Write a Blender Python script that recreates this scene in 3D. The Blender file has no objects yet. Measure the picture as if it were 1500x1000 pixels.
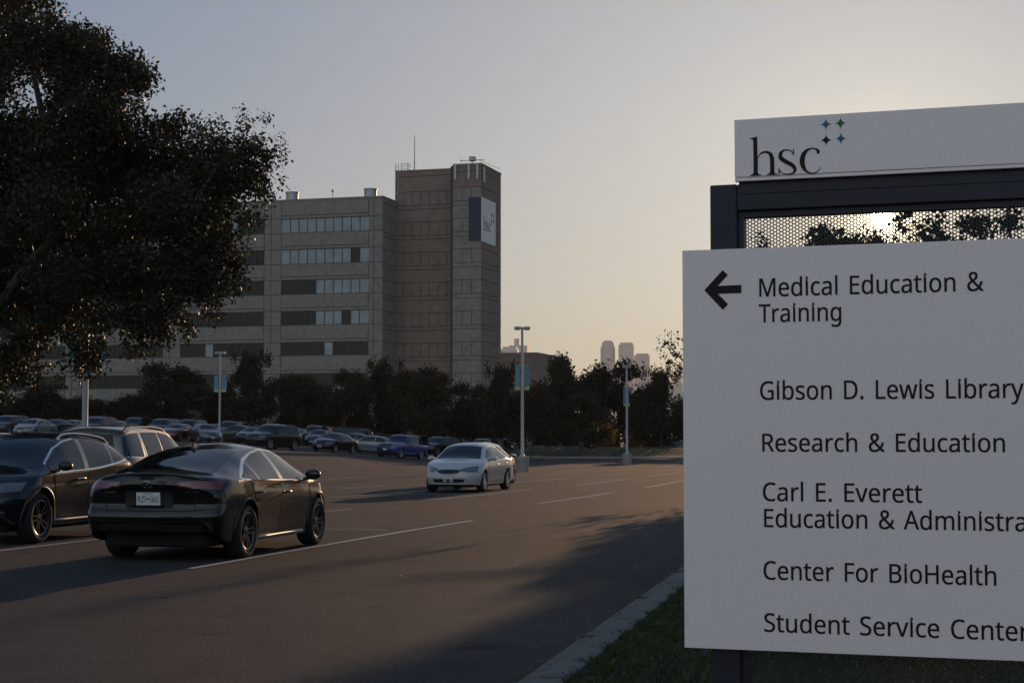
import bpy, bmesh, math, random
import numpy as np
from mathutils import Vector, Matrix
from mathutils.bvhtree import BVHTree
from mathutils.geometry import tessellate_polygon
R = math.radians
SC = bpy.context.scene
COL = SC.collection

# ------------------------------------------------------------------ camera
cam = bpy.data.cameras.new('camera'); cam_o = bpy.data.objects.new('camera', cam); COL.objects.link(cam_o)
CAMZ = 1.6
cam.lens = 60.0; cam.sensor_width = 36.0; cam.clip_start = 0.1; cam.clip_end = 12000
cam_o.location = (0, 0, CAMZ); cam_o.rotation_euler = (R(90) + math.atan(142 / 2500.), 0, 0)
SC.camera = cam_o

# ------------------------------------------------------------------ sky and sun
SUN_EL, SUN_AZ = R(7.22), R(12.3)          # azimuth measured from +Y towards +X
SUN_DIR = Vector((math.sin(SUN_AZ) * math.cos(SUN_EL), math.cos(SUN_AZ) * math.cos(SUN_EL), math.sin(SUN_EL)))
world = bpy.data.worlds.new("World"); SC.world = world; world.use_nodes = True
nt = world.node_tree; N = nt.nodes; LK = nt.links
bg = N['Background']
sky = N.new('ShaderNodeTexSky'); sky.sky_type = 'NISHITA'; sky.sun_disc = False
sky.sun_elevation = SUN_EL; sky.sun_rotation = SUN_AZ
sky.altitude = 200; sky.air_density = 1.0; sky.dust_density = 2.2; sky.ozone_density = 2.4
bg.inputs['Strength'].default_value = 0.12
# the disc of the low sun itself, seen through the perforated screen
tc = N.new('ShaderNodeTexCoord'); dot = N.new('ShaderNodeVectorMath'); dot.operation = 'DOT_PRODUCT'
dot.inputs[1].default_value = SUN_DIR
mr = N.new('ShaderNodeMapRange'); mr.inputs['From Min'].default_value = math.cos(R(0.36)); mr.inputs['From Max'].default_value = math.cos(R(0.30))
mr.inputs['To Min'].default_value = 0; mr.inputs['To Max'].default_value = 900.0
addn = N.new('ShaderNodeMixRGB'); addn.blend_type = 'ADD'; addn.inputs[0].default_value = 1
tint = N.new('ShaderNodeMixRGB'); tint.blend_type = 'MULTIPLY'; tint.inputs[0].default_value = 1; tint.inputs[2].default_value = (1, .78, .45, 1)
LK.new(tc.outputs['Generated'], dot.inputs[0]); LK.new(dot.outputs['Value'], mr.inputs['Value'])
gam = N.new('ShaderNodeGamma'); gam.inputs['Gamma'].default_value = .30      # a hazy sky: far flatter than clear air gives
LK.new(sky.outputs[0], gam.inputs['Color']); 
tn2 = N.new('ShaderNodeMixRGB'); tn2.blend_type = 'MULTIPLY'; tn2.inputs[0].default_value = 1; tn2.inputs[2].default_value = (1.68, 1.80, 2.03, 1)
LK.new(gam.outputs[0], tn2.inputs[1]); hs_ = N.new('ShaderNodeHueSaturation'); hs_.inputs['Saturation'].default_value = 1.9; LK.new(tn2.outputs[0], hs_.inputs['Color'])
# extra glow added to the sky opposite the sun, as fill for shaded faces
ant = N.new('ShaderNodeMapRange'); ant.inputs['From Min'].default_value = .1; ant.inputs['From Max'].default_value = -1.0; ant.inputs['To Min'].default_value = 0; ant.inputs['To Max'].default_value = 4.3
am_ = N.new('ShaderNodeMixRGB'); am_.blend_type = 'MULTIPLY'; am_.inputs[0].default_value = 1; am_.inputs[2].default_value = (1.0, .94, .84, 1)
ad2 = N.new('ShaderNodeMixRGB'); ad2.blend_type = 'ADD'; ad2.inputs[0].default_value = 1
LK.new(dot.outputs['Value'], ant.inputs['Value']); LK.new(ant.outputs[0], am_.inputs[1]); LK.new(hs_.outputs[0], ad2.inputs[1]); LK.new(am_.outputs[0], ad2.inputs[2])
LK.new(ad2.outputs[0], addn.inputs[1])
# bright aureole of the hazy air round the sun
prev_ = mr.outputs['Result']
for pw, am in ((14000, 60.), (1600, 6.), (350, 1.2), (45, .75)):
    pn = N.new('ShaderNodeMath'); pn.operation = 'POWER'; pn.inputs[1].default_value = pw; cl_ = N.new('ShaderNodeMath'); cl_.operation = 'MAXIMUM'; cl_.inputs[1].default_value = 0
    LK.new(dot.outputs['Value'], cl_.inputs[0]); LK.new(cl_.outputs[0], pn.inputs[0])
    ma = N.new('ShaderNodeMath'); ma.operation = 'MULTIPLY_ADD'; ma.inputs[1].default_value = am; LK.new(pn.outputs[0], ma.inputs[0]); LK.new(prev_, ma.inputs[2]); prev_ = ma.outputs[0]; LK.new(tint.outputs[0], addn.inputs[2])
LK.new(prev_, tint.inputs[1])
LK.new(addn.outputs[0], bg.inputs['Color'])
sl = bpy.data.lights.new('sun', 'SUN'); so = bpy.data.objects.new('sun', sl); COL.objects.link(so)
sl.energy = 2.6; sl.angle = R(0.5); sl.color = (1.0, 0.60, 0.33)
LAMP_AZ = R(14.0)
so.rotation_euler = Vector((math.sin(LAMP_AZ) * math.cos(SUN_EL), math.cos(LAMP_AZ) * math.cos(SUN_EL), math.sin(SUN_EL))).to_track_quat('Z', 'Y').to_euler()
so.location = (60, 200, 120)
SC.view_settings.view_transform = 'Standard'; SC.view_settings.look = 'None'
SC.view_settings.exposure = 0.0; SC.view_settings.gamma = 1; SC.view_settings.use_curve_mapping = False
SC.render.engine = 'CYCLES'
SC.cycles.use_denoising = True; SC.cycles.max_bounces = 8; SC.cycles.transparent_max_bounces = 8; SC.cycles.volume_bounces = 0
SC.cycles.sample_clamp_indirect = 4.0; SC.cycles.caustics_reflective = False; SC.cycles.caustics_refractive = False

# ------------------------------------------------------------------ materials
def mat(name, col, rough=.6, metal=0., spec=.5, noise=0., nscale=8., coat=0., bump=0., bscale=60., coatrough=.03, emit=None):
    m = bpy.data.materials.new(name); m.use_nodes = True
    t = m.node_tree; p = t.nodes['Principled BSDF']
    p.inputs['Base Color'].default_value = (*col, 1); p.inputs['Roughness'].default_value = rough
    p.inputs['Metallic'].default_value = metal; p.inputs['Specular IOR Level'].default_value = spec
    if coat: p.inputs['Coat Weight'].default_value = coat; p.inputs['Coat Roughness'].default_value = coatrough
    tcn = t.nodes.new('ShaderNodeTexCoord')
    if noise:
        n = t.nodes.new('ShaderNodeTexNoise'); n.inputs['Scale'].default_value = nscale; n.inputs['Detail'].default_value = 5
        t.links.new(tcn.outputs['Object'], n.inputs['Vector'])
        r = t.nodes.new('ShaderNodeMapRange'); r.inputs['From Min'].default_value = .3; r.inputs['From Max'].default_value = .7
        r.inputs['To Min'].default_value = 1 - noise; r.inputs['To Max'].default_value = 1 + noise
        t.links.new(n.outputs['Fac'], r.inputs['Value'])
        mx = t.nodes.new('ShaderNodeMixRGB'); mx.blend_type = 'MULTIPLY'; mx.inputs[0].default_value = 1
        mx.inputs[1].default_value = (*col, 1); t.links.new(r.outputs[0], mx.inputs[2]); t.links.new(mx.outputs[0], p.inputs['Base Color'])
    if bump:
        n = t.nodes.new('ShaderNodeTexNoise'); n.inputs['Scale'].default_value = bscale; n.inputs['Detail'].default_value = 4
        t.links.new(tcn.outputs['Object'], n.inputs['Vector'])
        b = t.nodes.new('ShaderNodeBump'); b.inputs['Strength'].default_value = bump; b.inputs['Distance'].default_value = .02
        t.links.new(n.outputs['Fac'], b.inputs['Height']); t.links.new(b.outputs[0], p.inputs['Normal'])
    return m

def leaf_mat(name, c1, c2, trans=.3, rough=.42, spec=.5):
    m = bpy.data.materials.new(name); m.use_nodes = True; t = m.node_tree; p = t.nodes['Principled BSDF']
    g = t.nodes.new('ShaderNodeNewGeometry'); n = t.nodes.new('ShaderNodeTexNoise'); n.inputs['Scale'].default_value = 1.3; n.inputs['Detail'].default_value = 4
    t.links.new(g.outputs['Position'], n.inputs['Vector'])
    mx = t.nodes.new('ShaderNodeMixRGB'); mx.inputs[1].default_value = (*c1, 1); mx.inputs[2].default_value = (*c2, 1)
    t.links.new(n.outputs['Fac'], mx.inputs[0]); t.links.new(mx.outputs[0], p.inputs['Base Color'])
    p.inputs['Roughness'].default_value = rough; p.inputs['Specular IOR Level'].default_value = spec
    tr = t.nodes.new('ShaderNodeBsdfTranslucent'); hs = t.nodes.new('ShaderNodeMixRGB'); hs.blend_type = 'MULTIPLY'; hs.inputs[0].default_value = 1
    hs.inputs[2].default_value = (2.2, 1.9, .7, 1); t.links.new(mx.outputs[0], hs.inputs[1]); t.links.new(hs.outputs[0], tr.inputs['Color'])
    ms = t.nodes.new('ShaderNodeMixShader'); ms.inputs[0].default_value = trans
    t.links.new(p.outputs[0], ms.inputs[1]); t.links.new(tr.outputs[0], ms.inputs[2]); t.links.new(ms.outputs[0], t.nodes['Material Output'].inputs['Surface'])
    return m

def asphalt_mat():
    m = bpy.data.materials.new('asphalt'); m.use_nodes = True; t = m.node_tree; p = t.nodes['Principled BSDF']; L = t.links
    tc = t.nodes.new('ShaderNodeTexCoord')
    def noise(s, d, r=.5):
        n = t.nodes.new('ShaderNodeTexNoise'); n.inputs['Scale'].default_value = s; n.inputs['Detail'].default_value = d; n.inputs['Roughness'].default_value = r
        L.new(tc.outputs['Object'], n.inputs['Vector']); return n.outputs['Fac']
    def rng(s, a, b, c, d):
        n = t.nodes.new('ShaderNodeMapRange'); n.inputs[1].default_value = a; n.inputs[2].default_value = b; n.inputs[3].default_value = c; n.inputs[4].default_value = d
        L.new(s, n.inputs[0]); return n.outputs[0]
    def mul(a, b):
        n = t.nodes.new('ShaderNodeMath'); n.operation = 'MULTIPLY'; L.new(a, n.inputs[0]); L.new(b, n.inputs[1]); return n.outputs[0]
    big = rng(noise(.12, 6, .6), .35, .65, .78, 1.2)
    mid = rng(noise(1.6, 6, .65), .35, .65, .85, 1.14)
    fine = rng(noise(38, 7, .9), .36, .64, .1, 2.0)
    vo = t.nodes.new('ShaderNodeTexVoronoi'); vo.feature = 'DISTANCE_TO_EDGE'; vo.inputs['Scale'].default_value = .16
    wv = t.nodes.new('ShaderNodeVectorMath'); wv.operation = 'MULTIPLY_ADD'
    nz = t.nodes.new('ShaderNodeTexNoise'); nz.inputs['Scale'].default_value = .9; nz.inputs['Detail'].default_value = 5
    L.new(tc.outputs['Object'], nz.inputs['Vector']); L.new(nz.outputs['Color'], wv.inputs[0]); wv.inputs[1].default_value = (1.6, 1.6, 0); L.new(tc.outputs['Object'], wv.inputs[2])
    L.new(wv.outputs[0], vo.inputs['Vector'])
    crack = rng(vo.outputs['Distance'], 0, .0035, .45, 1)
    spots = mul(rng(noise(2.6, 2, .4), .68, .76, 1, .5), rng(noise(.33, 3, .5), .62, .72, 1, .62))
    f = mul(mul(mul(big, mid), mul(fine, crack)), spots)
    mx = t.nodes.new('ShaderNodeMixRGB'); mx.blend_type = 'MULTIPLY'; mx.inputs[0].default_value = 1; mx.inputs[1].default_value = (.044, .040, .038, 1)
    L.new(f, mx.inputs[2]); L.new(mx.outputs[0], p.inputs['Base Color'])
    p.inputs['Roughness'].default_value = .85; p.inputs['Specular IOR Level'].default_value = .12
    b = t.nodes.new('ShaderNodeBump'); b.inputs['Strength'].default_value = .7; b.inputs['Distance'].default_value = .01
    L.new(noise(70, 4, .7), b.inputs['Height']); L.new(b.outputs[0], p.inputs['Normal'])
    return m

def paint_line_mat():
    m = mat('road_paint', (.62, .60, .56), .7, noise=.12, nscale=3); t = m.node_tree; p = t.nodes['Principled BSDF']
    n = t.nodes.new('ShaderNodeTexNoise'); n.inputs['Scale'].default_value = 16; n.inputs['Detail'].default_value = 6; n.inputs['Roughness'].default_value = .75
    tc = t.nodes.new('ShaderNodeTexCoord'); t.links.new(tc.outputs['Object'], n.inputs['Vector'])
    r = t.nodes.new('ShaderNodeMapRange'); r.inputs[1].default_value = .5; r.inputs[2].default_value = .62; r.inputs[3].default_value = 0; r.inputs[4].default_value = .75
    t.links.new(n.outputs['Fac'], r.inputs[0])
    mx = t.nodes.new('ShaderNodeMixRGB'); mx.inputs[1].default_value = (.5, .48, .45, 1); mx.inputs[2].default_value = (.065, .058, .052, 1)
    t.links.new(r.outputs[0], mx.inputs[0]); t.links.new(mx.outputs[0], p.inputs['Base Color'])
    return m

M = {}
M['asphalt'] = asphalt_mat(); M['line'] = paint_line_mat()
M['kerb'] = mat('kerb_concrete', (.105, .098, .09), .85, noise=.22, nscale=5, bump=.3, bscale=80)
M['lawn'] = mat('lawn_soil', (.028, .038, .014), .95, noise=.3, nscale=3, bump=.6, bscale=25)
M['grass'] = leaf_mat('grass_blades', (.025, .045, .012), (.05, .058, .018), .3, .6, .3)
M['earth'] = mat('dry_ground', (.10, .095, .06), .95, noise=.3, nscale=.05)
M['walk'] = mat('sidewalk_concrete', (.17, .16, .145), .85, noise=.15, nscale=2)
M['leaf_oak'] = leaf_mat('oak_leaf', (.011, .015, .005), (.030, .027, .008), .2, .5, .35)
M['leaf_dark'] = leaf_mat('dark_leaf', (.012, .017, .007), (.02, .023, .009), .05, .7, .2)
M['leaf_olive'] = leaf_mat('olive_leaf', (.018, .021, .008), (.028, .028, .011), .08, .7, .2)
M['leaf_gold'] = leaf_mat('golden_leaf', (.14, .12, .03), (.18, .11, .035), .45)
M['leaf_rust'] = leaf_mat('rust_leaf', (.16, .085, .03), (.14, .10, .03), .4)
M['bark'] = mat('bark', (.07, .055, .045), .95, noise=.35, nscale=6, bump=.8, bscale=25)
M['sign_face'] = mat('brushed_aluminium', (.91, .81, .775), .38, metal=.1, noise=.09, nscale=130, bump=.05, bscale=400)
M['sign_dark'] = mat('navy_painted_steel', (.018, .02, .03), .42, spec=.4, noise=.1, nscale=3)
M['screen'] = mat('perforated_steel', (.03, .03, .032), .5, spec=.4)
M['ink'] = mat('black_vinyl', (.008, .007, .007), .55, spec=.3)
M['teal'] = mat('teal_vinyl', (.01, .12, .20), .5); M['green'] = mat('green_vinyl', (.03, .14, .02), .5)
M['conc'] = mat('exposed_aggregate_panel', (.23, .20, .178), .9, noise=.16, nscale=1.2, bump=.3, bscale=9)
M['conc_red'] = mat('brown_aggregate_panel', (.215, .16, .128), .9, noise=.14, nscale=1.2, bump=.3, bscale=9)
M['joint'] = mat('panel_joint', (.07, .06, .055), .95)
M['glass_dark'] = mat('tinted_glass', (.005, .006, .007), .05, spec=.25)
M['glass_sky'] = mat('glass_sky_reflection', (.19, .23, .255), .12, spec=.6, noise=.2, nscale=.6)  # pale blue-grey tone paints the sky's reflection into the panes
M['winframe'] = mat('dark_window_frame', (.03, .03, .03), .5)
M['navy'] = mat('navy_banner', (.012, .022, .05), .6); M['cream'] = mat('pale_banner', (.82, .76, .68), .7, noise=.06, nscale=2)
M['metal'] = mat('galvanised_metal', (.38, .38, .38), .5, metal=.6, noise=.1, nscale=2)
M['polewhite'] = mat('grey_painted_pole', (.34, .34, .35), .45, noise=.08, nscale=2)
M['banner_teal'] = mat('teal_banner', (.10, .24, .30), .7, noise=.2, nscale=3)
M['banner_lime'] = mat('lime_banner_edge', (.38, .42, .16), .7)
M['lens'] = mat('lamp_lens', (.5, .5, .48), .25)
M['towerglass'] = mat('distant_tower', (.40, .37, .34), .5, noise=.1, nscale=.03)  # part of the distance haze is put into this pale wall colour
M['towerpale'] = mat('pale_distant_tower', (.46, .42, .37), .6, noise=.1, nscale=.03)  # paler tone, again with haze put into the colour
M['tyre'] = mat('tyre_rubber', (.012, .012, .012), .85, noise=.2, nscale=20)
M['rim_black'] = mat('black_alloy', (.12, .115, .11), .3, metal=.9)
M['rim_alloy'] = mat('silver_alloy', (.45, .45, .46), .3, metal=.9)
M['chrome'] = mat('chrome_trim', (.75, .74, .72), .14, metal=1)
M['glass'] = mat('car_glass', (.006, .007, .008), .02, spec=.55)
M['black_trim'] = mat('black_trim', (.01, .01, .01), .4)
M['gloss_black'] = mat('gloss_black_trim', (.02, .019, .018), .22, spec=.9, coat=1.)
M['sill'] = mat('satin_sill', (.30, .29, .28), .32, metal=.8)
M['under'] = mat('underbody', (.006, .006, .006), .9)
M['red_lens'] = mat('red_lens', (.13, .004, .005), .12, coat=1); M['clear_lens'] = mat('clear_lens', (.11, .11, .12), .08, coat=1)
M['plate'] = mat('plate_white', (.62, .62, .64), .5)
def paint(name, col, metal=0., rough=.3, sp=None): return mat(name, col, rough, metal=metal, coat=1., coatrough=.025, spec=sp if sp is not None else (.03 if max(col) < .05 else .4))
P = {'pearl': paint('black_pearl_paint', (.040, .037, .034), .75, .36), 'black': paint('black_paint', (.0045, .0045, .005), 0., .3, .09), 'white': paint('white_paint', (.44, .435, .43)), 'navyblack': paint('blue_black_paint', (.008, .009, .012)),
     'silver': paint('silver_paint', (.11, .11, .115), .5), 'beige': paint('beige_silver_paint', (.15, .138, .12), .5), 'dullwhite': paint('shaded_white_paint', (.22, .22, .22)), 'blue': paint('blue_paint', (.006, .035, .19)),  # silver and dull white darkened to hold the tree shade of the far rows
     'grey': paint('grey_paint', (.04, .041, .045), .3), 'red': paint('maroon_paint', (.06, .005, .006)), 'gold': paint('champagne_paint', (.45, .38, .28), .4), 'iceblue': paint('pale_blue_paint', (.15, .17, .205), .4)}  # pale blue darkened likewise: shade of the far rows in its colour

# ------------------------------------------------------------------ object helpers
def tag(o, label=None, cat=None, group=None, kind=None):
    if label: o['label'] = label
    if cat: o['category'] = cat
    if group: o['group'] = group
    if kind: o['kind'] = kind
    return o
def empty(name, loc=(0, 0, 0), rz=0, label=None, cat=None, group=None):
    o = bpy.data.objects.new(name, None); COL.objects.link(o); o.location = loc; o.rotation_euler = (0, 0, rz); o.empty_display_size = .2
    return tag(o, label, cat, group)
def link(name, me, m, parent=None, smooth=None):
    o = bpy.data.objects.new(name, me); COL.objects.link(o)
    for x in (m if isinstance(m, (list, tuple)) else [m]): me.materials.append(x)
    if parent: o.parent = parent
    if smooth is not None:
        me.polygons.foreach_set('use_smooth', [True] * len(me.polygons))
        if smooth > 0:
            try: me.set_sharp_from_angle(angle=R(smooth))
            except Exception: pass
    return o
class MB:
    """collects boxes, tubes, lathes; build() links them as ONE mesh object"""
    def __init__(s): s.v = []; s.f = []; s.mi = []
    def add(s, v, f, mi=0):
        n = len(s.v); s.v += [tuple(p) for p in v]; s.f += [tuple(i + n for i in q) for q in f]; s.mi += [mi] * len(f)
    def box(s, x0, x1, y0, y1, z0, z1, mi=0, T=None, bev=0.):
        if bev:
            b = bev
            ring = lambda X0, X1, Y0, Y1, z: [(X0 + b, Y0, z), (X1 - b, Y0, z), (X1, Y0 + b, z), (X1, Y1 - b, z), (X1 - b, Y1, z), (X0 + b, Y1, z), (X0, Y1 - b, z), (X0, Y0 + b, z)]
            v = [(x * 1.0, y * 1.0, z) for x, y, z in ring(x0 + b, x1 - b, y0 + b, y1 - b, z0)] + ring(x0, x1, y0, y1, z0 + b) + ring(x0, x1, y0, y1, z1 - b) + ring(x0 + b, x1 - b, y0 + b, y1 - b, z1)
            f = [tuple(range(7, -1, -1)), tuple(range(24, 32))]
            for k in range(3):
                for i in range(8): f.append((k * 8 + i, k * 8 + (i + 1) % 8, k * 8 + 8 + (i + 1) % 8, k * 8 + 8 + i))
        else:
            v = [(x0, y0, z0), (x1, y0, z0), (x1, y1, z0), (x0, y1, z0), (x0, y0, z1), (x1, y0, z1), (x1, y1, z1), (x0, y1, z1)]
            f = [(3, 2, 1, 0), (4, 5, 6, 7), (0, 1, 5, 4), (1, 2, 6, 5), (2, 3, 7, 6), (3, 0, 4, 7)]
        if T is not None: v = [T @ Vector(p) for p in v]
        s.add(v, f, mi); return s
    def tube(s, pts, rad, n=8, mi=0, cap=True):
        pts = [Vector(p) for p in pts]; rads = rad if isinstance(rad, (list, tuple)) else [rad] * len(pts); v = []; f = []
        up = None
        for i, p in enumerate(pts):
            d = (pts[min(i + 1, len(pts) - 1)] - pts[max(i - 1, 0)]).normalized()
            a = d.cross(Vector((0, 0, 1)) if abs(d.z) < .95 else Vector((1, 0, 0))).normalized() if up is None else (up - d * up.dot(d)).normalized()
            up = a; b = d.cross(a)
            for k in range(n):
                t = 2 * math.pi * k / n; v.append(p + (a * math.cos(t) + b * math.sin(t)) * rads[i])
        for i in range(len(pts) - 1):
            for k in range(n): f.append((i * n + k, i * n + (k + 1) % n, (i + 1) * n + (k + 1) % n, (i + 1) * n + k))
        if cap: f += [tuple(range(n - 1, -1, -1)), tuple(range((len(pts) - 1) * n, len(pts) * n))]
        s.add(v, f, mi); return s
    def lathe(s, prof, n=24, T=None, mi=0):
        """prof: (radius, height) along local z"""
        v = []; f = []
        for r, z in prof:
            for k in range(n): t = 2 * math.pi * k / n; v.append((r * math.cos(t), r * math.sin(t), z))
        for i in range(len(prof) - 1):
            for k in range(n): f.append((i * n + k, i * n + (k + 1) % n, (i + 1) * n + (k + 1) % n, (i + 1) * n + k))
        if T is not None: v = [T @ Vector(p) for p in v]
        s.add(v, f, mi); return s
    def prism(s, poly, T, t0=0., t1=.002, mi=0):
        """2-D polygon extruded along local z, placed by T"""
        P3 = [Vector((a, b, 0)) for a, b in poly]; tri = tessellate_polygon([P3]); n = len(poly)
        v = [T @ Vector((a, b, t1)) for a, b in poly] + [T @ Vector((a, b, t0)) for a, b in poly]
        f = [tuple(q) for q in tri] + [tuple(i + n for i in reversed(q)) for q in tri] + [(i, (i + 1) % n, n + (i + 1) % n, n + i) for i in range(n)]
        s.add(v, f, mi); return s
    def build(s, name, m, parent=None, smooth=None):
        me = bpy.data.meshes.new(name); me.from_pydata(s.v, [], s.f)
        if any(s.mi): me.polygons.foreach_set('material_index', s.mi)
        me.validate(); me.update()
        o = link(name, me, m, parent, smooth)
        bm = bmesh.new(); bm.from_mesh(me); bmesh.ops.recalc_face_normals(bm, faces=bm.faces); bm.to_mesh(me); bm.free()
        return o
def quads_mesh(name, V, m, parent=None):
    """V: array n x 4 x 3 of separate quads"""
    n = len(V); me = bpy.data.meshes.new(name); me.vertices.add(n * 4); me.loops.add(n * 4); me.polygons.add(n)
    me.vertices.foreach_set('co', np.ascontiguousarray(V, dtype=np.float32).ravel()); me.loops.foreach_set('vertex_index', np.arange(n * 4, dtype=np.int32))
    me.polygons.foreach_set('loop_start', np.arange(0, n * 4, 4, dtype=np.int32)); me.update(calc_edges=True)
    return link(name, me, m, parent)
def copy_tree(o, parent=None):
    c = o.copy(); COL.objects.link(c)
    if parent: c.parent = parent
    for ch in o.children: copy_tree(ch, c)
    return c
def text_mesh(s):
    cu = bpy.data.curves.new('txt', 'FONT'); cu.body = s; cu.resolution_u = 6
    o = bpy.data.objects.new('txt', cu); COL.objects.link(o); bpy.context.view_layer.update()
    dg = bpy.context.evaluated_depsgraph_get(); me = bpy.data.meshes.new_from_object(o.evaluated_get(dg)); bpy.data.objects.remove(o)
    co = np.array([v.co[:] for v in me.vertices]); fs = [tuple(p.vertices) for p in me.polygons]; bpy.data.meshes.remove(me)
    return co, fs
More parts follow.
